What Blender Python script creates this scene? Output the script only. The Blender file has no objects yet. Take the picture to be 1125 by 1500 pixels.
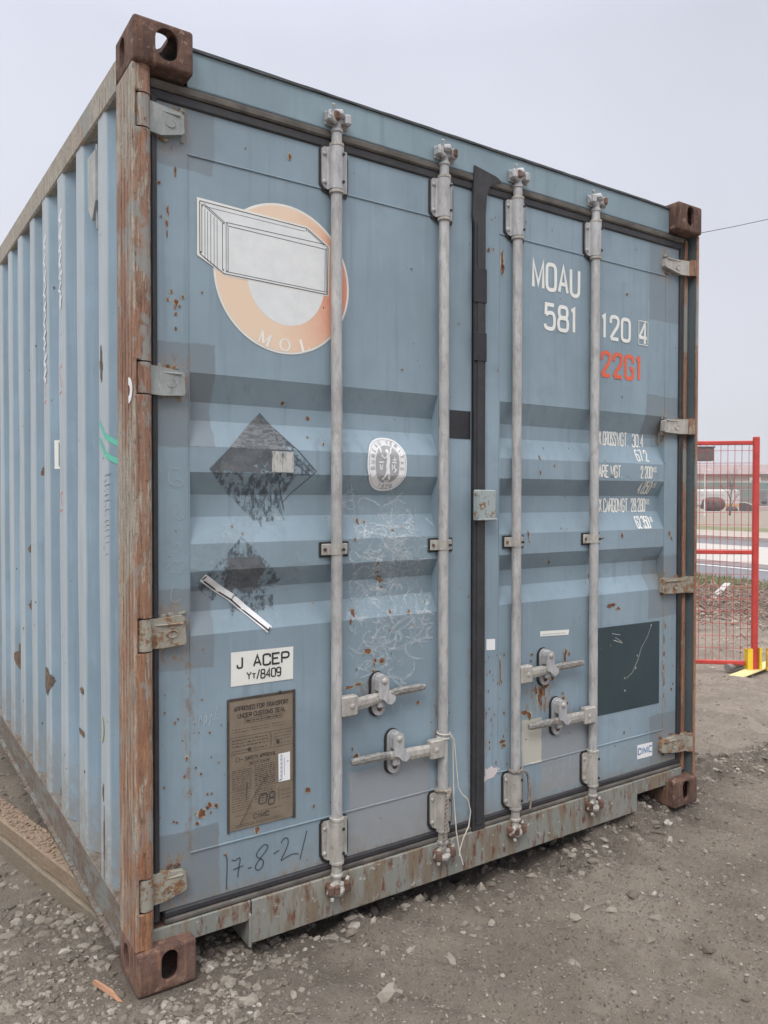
import bpy, math, random
import numpy as np
from mathutils import Vector, Matrix

C = bpy.context.scene.collection
R = math.radians

# ------------------------------------------------------------------ camera, sky, light, exposure
cam = bpy.data.cameras.new('camera'); camo = bpy.data.objects.new('camera', cam); C.objects.link(camo)
camo.location = (-0.5754, -2.0405, 1.3314)
camo.rotation_euler = (1.5531, -0.0010, -0.5868)
cam.sensor_fit = 'VERTICAL'; cam.sensor_height = 36.0; cam.lens = 36.0 * 1129.85 / 1500.0
cam.clip_start = 0.02; cam.clip_end = 6000
scene = bpy.context.scene
scene.camera = camo
vs = scene.view_settings
vs.view_transform = 'Standard'; vs.look = 'None'; vs.gamma = 1.0; vs.use_curve_mapping = False
vs.exposure = 0.12

SUN_EL, SUN_AZ = 50.0, 228.0      # veiled sun, behind the camera
w = bpy.data.worlds.new('World'); scene.world = w; w.use_nodes = True
nt = w.node_tree; nt.nodes.clear()
out = nt.nodes.new('ShaderNodeOutputWorld'); bg = nt.nodes.new('ShaderNodeBackground')
sky = nt.nodes.new('ShaderNodeTexSky'); sky.sky_type = 'NISHITA'; sky.sun_disc = False
sky.sun_elevation = R(SUN_EL); sky.sun_rotation = R(SUN_AZ); sky.dust_density = 4.0
tc = nt.nodes.new('ShaderNodeTexCoord'); sep = nt.nodes.new('ShaderNodeSeparateXYZ')
nt.links.new(tc.outputs['Generated'], sep.inputs[0])
rp = nt.nodes.new('ShaderNodeValToRGB')           # cloud deck: luminance by elevation
cr = rp.color_ramp
cr.elements[0].position = 0.0; cr.elements[0].color = (7.4, 7.4, 8.0, 1)
cr.elements[1].position = 1.0; cr.elements[1].color = (31, 31, 31.5, 1)
for p, c in ((0.25, (7.1, 7.25, 8.0, 1)), (0.5, (6.9, 7.15, 8.15, 1)), (0.60, (8.0, 8.4, 9.9, 1)), (0.72, (19.5, 19.7, 20.5, 1))):
    e = cr.elements.new(p); e.color = c
nt.links.new(sep.outputs['Z'], rp.inputs[0])
nz = nt.nodes.new('ShaderNodeTexNoise'); nz.inputs['Scale'].default_value = 1.6; nz.inputs['Detail'].default_value = 4
nt.links.new(tc.outputs['Generated'], nz.inputs['Vector'])
mr = nt.nodes.new('ShaderNodeMapRange'); mr.inputs['From Min'].default_value = .3; mr.inputs['From Max'].default_value = .7
mr.inputs['To Min'].default_value = .90; mr.inputs['To Max'].default_value = 1.07
nt.links.new(nz.outputs['Fac'], mr.inputs['Value'])
vm = nt.nodes.new('ShaderNodeVectorMath'); vm.operation = 'SCALE'
nt.links.new(rp.outputs[0], vm.inputs[0]); nt.links.new(mr.outputs[0], vm.inputs['Scale'])
mx = nt.nodes.new('ShaderNodeMix'); mx.data_type = 'RGBA'; mx.inputs[0].default_value = .93
nt.links.new(sky.outputs[0], mx.inputs[6]); nt.links.new(vm.outputs[0], mx.inputs[7])
nt.links.new(mx.outputs[2], bg.inputs[0]); bg.inputs[1].default_value = 0.10
nt.links.new(bg.outputs[0], out.inputs[0])

sun = bpy.data.lights.new('sun', 'SUN'); sun.energy = 1.5; sun.angle = R(22); sun.color = (1, .97, .92)
suno = bpy.data.objects.new('sun', sun); C.objects.link(suno)
# sky azimuth measured like Blender's sun_rotation; lamp points from the same direction
az = R(SUN_AZ); d = Vector((math.sin(az) * math.cos(R(SUN_EL)), math.cos(az) * math.cos(R(SUN_EL)), math.sin(R(SUN_EL))))
suno.rotation_euler = d.to_track_quat('Z', 'Y').to_euler()
suno.location = (0, 0, 20)

rnd = random.Random(7)
nr = np.random.RandomState(5)

# ------------------------------------------------------------------ mesh helpers
class MB:
    def __init__(s): s.v = []; s.f = []; s.m = []; s.sm = []
    def add(s, vs, fs, m=0, sm=False):
        b = len(s.v); s.v += [tuple(p) for p in vs]
        for f in fs: s.f.append(tuple(b + i for i in f)); s.m.append(m); s.sm.append(sm)
        return s
    def box(s, x0, x1, y0, y1, z0, z1, m=0, b=0.0, xf=None):
        if b <= 0:
            v = [(x, y, z) for x in (x0, x1) for y in (y0, y1) for z in (z0, z1)]
            f = [(0,1,3,2),(4,6,7,5),(0,4,5,1),(2,3,7,6),(0,2,6,4),(1,5,7,3)]
        else:
            b = min(b, (x1-x0)*.45, (y1-y0)*.45, (z1-z0)*.45)
            v = []; idx = {}
            for i, x in enumerate((x0, x1)):
                for j, y in enumerate((y0, y1)):
                    for k, z in enumerate((z0, z1)):
                        sx, sy, sz = (1, -1)[i]*b, (1, -1)[j]*b, (1, -1)[k]*b
                        for a, p in enumerate(((x, y+sy, z+sz), (x+sx, y, z+sz), (x+sx, y+sy, z))):
                            idx[i, j, k, a] = len(v); v.append(p)
            f = []
            for a in range(3):
                for q in (0, 1):
                    o = [(0,0),(1,0),(1,1),(0,1)]
                    l = []
                    for (m1, m2) in o:
                        t = [m1, m2]; t.insert(a, q); l.append(idx[t[0], t[1], t[2], a])
                    if (q == 0) != (a == 1): l = l[::-1]
                    f.append(tuple(l))
            for a in range(3):
                bq, cq = [(1, 2), (0, 2), (0, 1)][a]
                for p1 in (0, 1):
                    for p2 in (0, 1):
                        t0 = [0, 0, 0]; t1 = [0, 0, 0]; t0[a] = 0; t1[a] = 1
                        t0[bq] = t1[bq] = p1; t0[cq] = t1[cq] = p2
                        f.append((idx[(*t0, bq)], idx[(*t1, bq)], idx[(*t1, cq)], idx[(*t0, cq)]))
            for i in (0, 1):
                for j in (0, 1):
                    for k in (0, 1): f.append(tuple(idx[i, j, k, a] for a in range(3)))
        if xf is not None: v = [tuple(xf @ Vector(p)) for p in v]
        return s.add(v, f, m)
    def tube(s, pts, r, n=12, m=0, caps=True, sm=True):
        pts = [Vector(p) for p in pts]; k = len(pts)
        rs = r if isinstance(r, (list, tuple)) else [r]*k
        up = None; v = []
        for i, p in enumerate(pts):
            t = (pts[min(i+1, k-1)] - pts[max(i-1, 0)])
            if t.length < 1e-9: t = Vector((0, 0, 1))
            t.normalize()
            if up is None:
                a = Vector((0, 0, 1)) if abs(t.z) < .9 else Vector((1, 0, 0))
                up = (a - t*a.dot(t)).normalized()
            else:
                up = (up - t*up.dot(t)); up = up.normalized() if up.length > 1e-6 else t.orthogonal().normalized()
            q = t.cross(up)
            for j in range(n):
                an = 2*math.pi*j/n
                v.append(p + (up*math.cos(an) + q*math.sin(an))*rs[i])
        f = [(i*n+j, i*n+(j+1)%n, (i+1)*n+(j+1)%n, (i+1)*n+j) for i in range(k-1) for j in range(n)]
        s.add(v, f, m, sm)
        if caps:
            s.add(v[:n][::-1], [tuple(range(n))], m); s.add(v[-n:], [tuple(range(n))], m)
        return s
    def cyl(s, a, b, r, n=16, m=0): return s.tube([a, b], r, n, m)
    def prism(s, poly, d0, d1, axis='y', m=0):
        """poly in the plane across the axis, extruded d0..d1"""
        def P(u, w, d): return {'y': (u, d, w), 'x': (d, u, w), 'z': (u, w, d)}[axis]
        n = len(poly)
        v = [P(a, b, d0) for a, b in poly] + [P(a, b, d1) for a, b in poly]
        f = [tuple(range(n)), tuple(range(2*n-1, n-1, -1))] + [(i, i+n, (i+1) % n+n, (i+1) % n) for i in range(n)]
        return s.add(v, f, m)
    def sphere(s, c, r, m=0, n=10, sc=(1, 1, 1)):
        v = []; k = n//2
        for i in range(k+1):
            th = math.pi*i/k
            for j in range(n):
                ph = 2*math.pi*j/n
                v.append((c[0]+r*sc[0]*math.sin(th)*math.cos(ph), c[1]+r*sc[1]*math.sin(th)*math.sin(ph), c[2]+r*sc[2]*math.cos(th)))
        f = [(i*n+j, (i+1)*n+j, (i+1)*n+(j+1) % n, i*n+(j+1) % n) for i in range(k) for j in range(n)]
        return s.add(v, f, m, True)
    def build(s, name, mats, parent=None, fix=True, sharp=35):
        me = bpy.data.meshes.new(name); me.from_pydata(s.v, [], s.f)
        mats = mats if isinstance(mats, (list, tuple)) else [mats]
        for mm in mats: me.materials.append(mm)
        me.polygons.foreach_set('material_index', s.m)
        me.polygons.foreach_set('use_smooth', s.sm)
        me.validate(); me.update()
        if fix:
            import bmesh
            b = bmesh.new(); b.from_mesh(me); bmesh.ops.recalc_face_normals(b, faces=b.faces); b.to_mesh(me); b.free()
        if any(s.sm): me.set_sharp_from_angle(angle=R(sharp))
        o = bpy.data.objects.new(name, me); C.objects.link(o)
        if parent: o.parent = parent
        return o

def tag(o, label=None, cat=None, group=None, kind=None):
    if label: o['label'] = label
    if cat: o['category'] = cat
    if group: o['group'] = group
    if kind: o['kind'] = kind
    return o
def thing(name, label, cat, loc=(0, 0, 0), rz=0, group=None):
    o = bpy.data.objects.new(name, None); C.objects.link(o)
    o.location = loc; o.rotation_euler = (0, 0, rz); o.empty_display_size = .1
    return tag(o, label, cat, group)

def join(dst, src):
    import bmesh
    k = len(dst.data.materials)
    for m in src.data.materials: dst.data.materials.append(m)
    idx = [p.material_index+k for p in src.data.polygons]; src.data.polygons.foreach_set('material_index', idx)
    b = bmesh.new(); b.from_mesh(dst.data); b.from_mesh(src.data); b.to_mesh(dst.data); b.free()
    bpy.data.objects.remove(src)

# ------------------------------------------------------------------ material helper
class G:
    def __init__(s, name):
        s.mat = bpy.data.materials.new(name); s.mat.use_nodes = True
        s.t = s.mat.node_tree; s.b = s.t.nodes['Principled BSDF']; s.out = s.t.nodes['Material Output']
        s.tc = s.t.nodes.new('ShaderNodeTexCoord'); s._sep = None
        s.co = s.tc.outputs['Object']
    def n(s, k): return s.t.nodes.new('ShaderNode'+k)
    def put(s, sock, v):
        if isinstance(v, bpy.types.NodeSocket): s.t.links.new(v, sock)
        elif isinstance(v, (tuple, list)) and len(v) == 3 and sock.type == 'RGBA': sock.default_value = (*v, 1)
        else: sock.default_value = v
    def math(s, op, a, b=0.0, c=0.0, clamp=False):
        m = s.n('Math'); m.operation = op; m.use_clamp = clamp
        s.put(m.inputs[0], a); s.put(m.inputs[1], b); s.put(m.inputs[2], c); return m.outputs[0]
    def mapv(s, sc, off=(0, 0, 0), rot=(0, 0, 0)):
        m = s.n('Mapping'); s.put(m.inputs['Vector'], s.co); m.inputs['Scale'].default_value = sc
        m.inputs['Location'].default_value = off; m.inputs['Rotation'].default_value = rot; return m.outputs[0]
    def noise(s, scale, det=4, rough=.55, st=(1, 1, 1), dist=0, off=(0, 0, 0), rot=(0, 0, 0)):
        m = s.n('TexNoise'); s.put(m.inputs['Vector'], s.mapv(st, off, rot))
        m.inputs['Scale'].default_value = scale; m.inputs['Detail'].default_value = det
        m.inputs['Roughness'].default_value = rough; m.inputs['Distortion'].default_value = dist
        return m.outputs['Fac']
    def voro(s, scale, feat='F1', st=(1, 1, 1), off=(0, 0, 0), o='Distance'):
        m = s.n('TexVoronoi'); m.feature = feat; s.put(m.inputs['Vector'], s.mapv(st, off))
        m.inputs['Scale'].default_value = scale; return m.outputs[o]
    def ramp(s, fac, stops):
        m = s.n('ValToRGB'); s.put(m.inputs[0], fac); e = m.color_ramp.elements
        while len(e) < len(stops): e.new(.5)
        for i, (p, c) in enumerate(stops):
            if not isinstance(c, (tuple, list)): c = (c, c, c)
            e[i].position = p; e[i].color = (*c, 1)
        return m.outputs[0]
    def step(s, fac, a, b):
        m = s.n('MapRange'); m.interpolation_type = 'SMOOTHSTEP'; s.put(m.inputs['Value'], fac)
        m.inputs['From Min'].default_value = a; m.inputs['From Max'].default_value = b
        return m.outputs[0]
    def mix(s, fac, a, b, mode='MIX'):
        m = s.n('Mix'); m.data_type = 'RGBA'; m.blend_type = mode
        s.put(m.inputs[0], fac); s.put(m.inputs[6], a); s.put(m.inputs[7], b); return m.outputs[2]
    def xyz(s):
        if s._sep is None:
            n = s.n('SeparateXYZ'); s.put(n.inputs[0], s.co); s._sep = n.outputs
        return s._sep
    def rect(s, u, w, c0, c1, d0, d1, soft=.004):
        """1 inside the rectangle c0..c1 by d0..d1 of coordinates u, w"""
        a = s.math('SUBTRACT', s.math('ABSOLUTE', s.math('SUBTRACT', u, (c0+c1)/2)), (c1-c0)/2)
        b = s.math('SUBTRACT', s.math('ABSOLUTE', s.math('SUBTRACT', w, (d0+d1)/2)), (d1-d0)/2)
        m = s.math('MAXIMUM', a, b)
        return s.step(m, soft, -soft)
    def island(s):
        return s.n('NewGeometry').outputs['Random Per Island']
    def done(s, col, rough=.6, metal=0.0, bump=None, bs=.3, bd=.002, spec=.5, alpha=None):
        s.put(s.b.inputs['Base Color'], col); s.put(s.b.inputs['Roughness'], rough); s.put(s.b.inputs['Metallic'], metal)
        s.b.inputs['Specular IOR Level'].default_value = spec
        if alpha is not None: s.put(s.b.inputs['Alpha'], alpha)
        if bump is not None:
            b = s.n('Bump'); b.inputs['Strength'].default_value = bs; b.inputs['Distance'].default_value = bd
            s.put(b.inputs['Height'], bump); s.t.links.new(b.outputs[0], s.b.inputs['Normal'])
        return s.mat

BLUE = (.210, .282, .332)
RUST_D = (.085, .035, .022); RUST_O = (.28, .10, .035)

def paint(name, base=BLUE, patches=(), bleed=(), streak=.5, rust=.5, chalk=.5, dirtz=None, side=False):
    g = G(name); x, y, z = g.xyz()
    big = g.noise(1.7, 4, .6); med = g.noise(9, 5, .6)
    st = g.noise(5, 4, .6, st=(7, 7, .35)); st2 = g.noise(14, 5, .7, st=(5, 5, .25), off=(3, 1, 2))
    dk = tuple(c*.84 for c in base); lt = tuple(min(1, c*1.2+.008) for c in base)
    col = g.ramp(big, [(.3, dk), (.5, base), (.72, lt)])
    col = g.mix(g.step(st, .5, .8), col, tuple(c*.8+.015 for c in base))
    col = g.mix(g.math('MULTIPLY', g.step(st2, .52, .75), .45*chalk), col, tuple(c*1.3+.03 for c in base))
    col = g.mix(g.math('MULTIPLY', g.step(med, .55, .75), .35), col, tuple(c*.8 for c in base))
    fl = g.noise(130, 3, .7); col = g.mix(g.math('MULTIPLY', g.step(fl, .6, .75), .18), col, (.42, .47, .50))
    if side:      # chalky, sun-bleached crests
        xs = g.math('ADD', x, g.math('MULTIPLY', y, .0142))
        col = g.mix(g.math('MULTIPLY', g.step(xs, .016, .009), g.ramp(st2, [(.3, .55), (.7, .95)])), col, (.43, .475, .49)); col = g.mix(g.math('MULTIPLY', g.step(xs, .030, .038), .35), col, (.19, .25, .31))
    # flat repainted rectangles with slightly ragged edges
    e = g.math('ADD', g.math('MULTIPLY', g.math('SUBTRACT', g.noise(30, 4, .6), .5), .014), g.math('MULTIPLY', g.math('SUBTRACT', g.noise(7, 2, .5, off=(4, 0, 4)), .5), .022))
    u = g.math('ADD', x, e); v = g.math('ADD', z, e)
    for (a, b, c, d2, pc, op) in patches:
        col = g.mix(g.math('MULTIPLY', g.rect(u, v, a, b, c, d2, .0025), op), col, pc)
    # vertical run-off stains
    rs = g.noise(16, 5, .65, st=(4, 4, .22), off=(5, 2, 7)); rm = g.noise(2.2, 3, .5, off=(9, 9, 9))
    m = g.math('MULTIPLY', g.step(rs, .62, .8), g.step(rm, .5, .7))
    col = g.mix(g.math('MULTIPLY', m, .55*streak), col, (.17, .15, .12))
    if bleed:
        bn = g.noise(38, 6, .75, st=(1.4, 1.4, .7), off=(3, 9, 5)); tot = None
        for (a, b, c, d2) in bleed:
            q = g.rect(x, z, a, b, c, d2, .022); tot = q if tot is None else g.math('MAXIMUM', tot, q)
        bm = g.math('MULTIPLY', tot, g.step(bn, .44, .60)); col = g.mix(g.math('MULTIPLY', bm, .8), col, g.ramp(bn, [(.45, (.33, .30, .22)), (.6, (.20, .115, .06)), (.75, (.12, .05, .03))]))
    # rust specks with a pale lifted rim
    vo = g.voro(26, off=(1, 4, 2)); msk = g.step(g.noise(3.1, 3, .6, off=(2, 8, 1)), .54, .66)
    rim = g.math('MULTIPLY', g.step(vo, .17, .12), msk); cor = g.math('MULTIPLY', g.step(vo, .105, .07), msk)
    col = g.mix(g.math('MULTIPLY', rim, .35*rust), col, (.36, .35, .28)); col = g.mix(g.math('MULTIPLY', cor, rust), col, (.10, .05, .035))
    ch = g.noise(9, 6, .75, off=(4, 4, 4)); cm = g.step(ch, .735, .75)
    col = g.mix(g.math('MULTIPLY', cm, rust), col, g.ramp(g.noise(60), [(.35, RUST_D), (.7, RUST_O)]))
    if dirtz is not None:
        dn = g.math('ADD', z, g.math('MULTIPLY', g.noise(7, 5, .6), -.34))
        dm = g.math('MULTIPLY', g.step(dn, dirtz+.12, dirtz-.25), g.step(g.noise(26, 6, .7), .3, .6))
        col = g.mix(g.math('MULTIPLY', dm, .7), col, (.24, .21, .17))
    bump = g.math('ADD', g.math('MULTIPLY', big, 3.6), g.math('ADD', g.math('MULTIPLY', med, .25), g.math('MULTIPLY', cm, -.15)))
    return g.done(col, g.ramp(med, [(.3, .42), (.7, .62)]), 0, bump, .35, .006)

GP = (.165, .195, .218); GP2 = (.27, .285, .30)
left_patches = [(.06, .243, 2.246, 2.43, GP, .75), (.06, .244, 1.475, 1.767, GP, .85), (.06, .241, .85, 1.08, GP, .85), (.06, .250, .17, .397, GP, .85),
                (.69, 1.01, .16, .455, GP2, .85), (.27, .52, 1.0, 1.2, GP, .12)]
right_patches = [(2.165, 2.38, 2.087, 2.43, GP, .7), (2.15, 2.38, 1.59, 1.772, GP, .8), (2.17, 2.38, .82, 1.085, GP, .8), (2.185, 2.38, .18, .40, GP, .85),
                 (1.545, 1.80, .21, .48, GP2, .85), (1.44, 1.545, .33, .50, (.50, .48, .40), .9)]
bleedL = [(.08, .165, a-.04, b+.03) for a, b in ((2.31, 2.40), (1.61, 1.69), (.92, 1.01), (.22, .31))]+[(.07, 1.2, .18, .195), (.155, .172, .34, .9), (1.185, 1.20, .18, .8), (.72, .80, .70, .74), (1.03, 1.06, .3, .7)]
bleedR = [(2.24, 2.30, a-.05, b+.03) for a, b in ((2.30, 2.37), (1.61, 1.68), (.92, .99), (.22, .30))]+[(1.24, 2.37, .18, .195), (2.265, 2.29, .34, .85), (1.46, 1.60, .52, .62), (1.60, 1.72, .44, .50), (1.24, 1.26, .2, .6)]
M_doorL = paint('door_paint', patches=left_patches, bleed=bleedL, rust=.75, streak=.6, dirtz=.1)
M_doorR = paint('door_paint_right', patches=right_patches, bleed=bleedR, rust=.8, streak=.6, dirtz=.1)
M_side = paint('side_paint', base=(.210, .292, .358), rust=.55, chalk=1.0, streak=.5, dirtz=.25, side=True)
M_head = paint('header_paint', base=(.20, .275, .315), rust=.45, streak=.7)

def sill_mat():
    g = G('sill_paint')
    a = g.noise(9, 5, .65, st=(2.5, 2.5, .5)); b = g.noise(22, 6, .7, st=(2, 2, .6), off=(3, 3, 3)); c = g.noise(3, 4, .6)
    col = g.ramp(c, [(.3, (.19, .205, .19)), (.7, (.26, .25, .215))])
    col = g.mix(g.step(a, .46, .60), col, (.19, .15, .105)); col = g.mix(g.step(b, .52, .64), col, g.ramp(g.noise(70), [(.35, RUST_D), (.75, (.22, .09, .05))]))
    col = g.mix(g.math('MULTIPLY', g.step(g.noise(40, 3, .6, off=(7, 0, 0)), .66, .7), .7), col, (.45, .46, .42))
    return g.done(col, .7, 0, b, .4, .002)
M_sill = sill_mat()

def post_mat(name, dark=0.0):
    g = G(name)
    a = g.noise(24, 8, .78, st=(2.4, 2.4, .22), dist=1.2); b = g.noise(55, 8, .8, st=(1.8, 1.8, .26), dist=.6, off=(2, 2, 2)); c = g.noise(4, 5, .6, st=(1, 1, .4), off=(8, 1, 1))
    pal = g.ramp(b, [(.32, (.10, .08, .065)), (.44, (.30, .26, .205)), (.58, (.44, .41, .35))])
    ru = g.ramp(a, [(.2, (.05, .026, .018)), (.42, (.15, .072, .042)), (.56, (.34, .19, .125)), (.72, (.12, .06, .04)), (.85, (.30, .15, .08))])
    f = g.math('ADD', g.math('MULTIPLY', a, 1.0), g.math('MULTIPLY', c, .9))
    col = g.mix(g.step(f, .94-dark, 1.03-dark), pal, ru)
    gr = g.noise(90, 5, .8, st=(2.2, 2.2, .07), off=(1, 7, 3)); col = g.mix(g.math('MULTIPLY', g.step(gr, .55, .66), .85), col, (.045, .032, .028))
    pit = g.noise(75, 5, .8, off=(6, 6, 6)); col = g.mix(g.math('MULTIPLY', g.step(pit, .56, .64), .7), col, (.05, .035, .03))
    bp = g.noise(6, 5, .7, st=(1, 1, .55), off=(3, 5, 9)); col = g.mix(g.math('MULTIPLY', g.step(bp, .54, .59), .8), col, (.26, .275, .26))
    z = g.xyz()[2]
    low = g.math('MULTIPLY', g.step(z, 1.5, .4), g.step(g.noise(20, 6, .7, st=(3, 3, .3), off=(4, 6, 8)), .40, .62))
    col = g.mix(g.math('MULTIPLY', low, .85), col, g.ramp(b, [(.32, (.08, .035, .018)), (.46, (.24, .10, .045)), (.62, (.46, .24, .11))]))
    return g.done(col, .78, 0, g.math('ADD', a, g.math('MULTIPLY', gr, -.8)), .7, .005)
M_post = post_mat('corner_post_rust'); M_post2 = post_mat('corner_post_rust_brown', .10)

def cast_mat(name='casting_rust', k=1.0):
    g = G(name)
    a = g.noise(14, 6, .7); b = g.noise(60, 5, .75, off=(3, 3, 3)); c = g.noise(34, 4, .6, off=(6, 2, 1))
    col = g.ramp(a, [(.28, (.045*k, .026*k, .021*k)), (.5, (.105*k, .060*k, .047*k)), (.7, (.17*k, .105*k, .08*k))])
    col = g.mix(g.step(b, .58, .7), col, (.055, .038, .034)); col = g.mix(g.math('MULTIPLY', g.step(c, .60, .66), .7), col, (.30, .20, .165)); col = g.mix(g.math('MULTIPLY', g.step(g.noise(8, 5, .7, off=(9, 9, 0)), .5, .62), .5), col, (.17, .115, .09))
    st_ = g.noise(20, 5, .7, st=(3, 3, .4), off=(2, 7, 1)); col = g.mix(g.math('MULTIPLY', g.step(st_, .5, .66), .55), col, (.25*k, .135*k, .075*k))
    return g.done(col, .85, 0, g.math('ADD', a, b), .9, .005, spec=.3)
M_cast = cast_mat(); M_cast2 = cast_mat('casting_rust_orange', 1.35)

def galv(name, tint=(.40, .40, .405), dirt=.3):
    g = G(name)
    a = g.noise(7, 5, .6); b = g.noise(70, 4, .7, st=(1, 1, .25)); c = g.noise(30, 5, .7, off=(5, 5, 5))
    col = g.ramp(a, [(.3, tuple(t*.82 for t in tint)), (.7, tuple(t*1.2 for t in tint))])
    col = g.mix(g.math('MULTIPLY', g.step(b, .45, .68), .5), col, tuple(t*.5 for t in tint)); col = g.mix(g.math('MULTIPLY', g.step(g.noise(26, 6, .75, st=(1.5, 1.5, .3), off=(7, 7, 1)), .55, .66), .45), col, tuple(min(1, t*1.5) for t in tint))
    col = g.mix(g.math('MULTIPLY', g.step(c, .56, .68), dirt), col, (.27, .215, .16))
    col = g.mix(g.math('MULTIPLY', g.step(g.noise(45, 5, .8, off=(1, 9, 2)), .69, .73), .9), col, (.10, .065, .05))
    return g.done(col, .6, .15, g.math('ADD', b, c), .6, .0022)
M_galv = galv('galvanised_steel'); M_bar = galv('bar_steel', (.41, .405, .40), .35); M_worn = galv('worn_steel', (.40, .38, .345), .8)
M_hinge = galv('hinge_paint', (.30, .32, .31), .5); M_hinge2 = (lambda g: g.done(g.mix(g.step(g.noise(26, 7, .78), .47, .56), g.ramp(g.noise(9), [(.3, (.25, .245, .215)), (.7, (.33, .31, .25))]), g.ramp(g.noise(60, 5, .7), [(.3, (.10, .05, .03)), (.5, (.22, .12, .06)), (.72, (.34, .21, .11))])), .85, 0, g.noise(50, 6, .8), .9, .003))(G('hinge_paint_dirty'))

def simple(name, col, rough=.6, var=.25, sc=12, st=(1, 1, 1), bs=.3, metal=0, spec=.5):
    g = G(name); a = g.noise(sc, 5, .65, st=st)
    c = g.ramp(a, [(.28, tuple(t*(1-var) for t in col)), (.72, tuple(min(1, t*(1+var)) for t in col))])
    return g.done(c, rough, metal, a, bs, .002, spec)
def gasket_mat():
    g = G('rubber_gasket'); a = g.noise(9, 5, .7); b = g.noise(40, 5, .7)
    col = g.ramp(a, [(.3, (.018, .018, .021)), (.7, (.036, .035, .038))])
    col = g.mix(g.math('MULTIPLY', g.step(b, .5, .75), .35), col, (.08, .07, .062))
    return g.done(col, .62, 0, b, .3, .002)
M_gask = gasket_mat()
M_gask2 = simple('rubber_gasket_dusty', (.095, .085, .075), .8, .5, 14)
M_tape = simple('black_tape', (.016, .015, .018), .4, .4, 20)
M_black = simple('black_paint', (.02, .02, .022), .6, .2)
M_dark = simple('shadow_steel', (.05, .05, .052), .9, .3)
M_lugr = cast_mat('keeper_steel', 1.15)
def white_paint(name, col=(.78, .78, .74), wear=.35, wc=BLUE, sc=60):
    g = G(name); a = g.noise(sc, 5, .75); b = g.noise(9, 4, .6, off=(2, 2, 2))
    c = g.ramp(b, [(.3, tuple(t*.88 for t in col)), (.7, col)])
    c = g.mix(g.math('MULTIPLY', g.step(a, .62, .72), wear), c, wc)
    return g.done(c, .55, 0)
M_white = white_paint('white_lettering'); M_redlet = white_paint('orange_red_lettering', (.72, .13, .06), .25)
M_paper = white_paint('sticker_white', (.74, .74, .69), .35, (.45, .36, .26), 30)
M_wstick = white_paint('label_white', (.8, .8, .8), .2, (.4, .4, .4), 40)
M_ink = simple('black_ink', (.025, .025, .03), .5, .2)
M_inkf = simple('faded_ink', (.055, .045, .035), .7, .3)
M_greyink = simple('grey_ink', (.30, .31, .31), .7, .2)
M_pencil = simple('pencil_scrawl', (.045, .06, .08), .7, .2)
M_rustchip = (lambda g: g.done(g.ramp(g.noise(70, 5, .7), [(.3, (.05, .025, .02)), (.5, (.15, .06, .03)), (.75, (.32, .14, .06))]), .8))(G('rust_chip'))
M_halo = (lambda g: g.done(g.ramp(g.noise(50, 4, .6), [(.3, (.22, .23, .2)), (.7, (.42, .40, .32))]), .8))(G('primer_halo'))
def alpha_mat(name, col, thr=(.45, .6), sc=60, st=(1, 1, 1), amax=1.0, col2=None, rough=.7):
    g = G(name); a = g.noise(sc, 6, .8, st=st)
    al = g.math('MULTIPLY', g.step(a, *thr), amax)
    c = g.ramp(g.noise(25, 4, .6), [(.3, col), (.7, col2 or tuple(t*1.3 for t in col))])
    return g.done(c, rough, 0, alpha=al)
M_scuff = alpha_mat('scuff_scratches', (.50, .55, .58), (.28, .7), 60, amax=.6)
M_haze2 = alpha_mat('scuff_smear', (.34, .42, .46), (.38, .7), 16, amax=.5)
M_smear3 = alpha_mat('white_smear', (.46, .51, .54), (.50, .66), 30, st=(1, 1, 2.2), amax=.6)
M_film = alpha_mat('torn_film', (.065, .075, .085), (.35, .48), 46, amax=.88, col2=(.16, .17, .18))
M_film2 = alpha_mat('torn_film_sparse', (.07, .085, .10), (.46, .57), 42, st=(1.5, 1, .8), amax=.72)
M_film3 = alpha_mat('torn_film_flaky', (.17, .18, .19), (.46, .52), 60, st=(.5, 1, 1.6), amax=.85)
M_cream = alpha_mat('film_remnant', (.42, .42, .40), (.3, .5), 45, st=(3, 1, .6), amax=.9)

# ------------------------------------------------------------------ door relief
PROF = [(1.684, 0), (1.606, 1), (1.554, 1), (1.478, 0), (1.405, 0), (1.342, 1), (1.278, 1), (1.202, 0), (1.125, 0), (1.065, 1), (1.006, 1), (.943, 0)]
DY, DEP = .061, .036
def door_y(x, z):
    if not (.167 < x < 1.043 or 1.322 < x < 2.272): return DY
    if z >= PROF[0][0] or z <= PROF[-1][0]: return DY
    for (a, p), (b, q) in zip(PROF, PROF[1:]):
        if b <= z <= a: return DY + DEP*(p + (q-p)*(a-z)/(a-b))
    return DY

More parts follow.
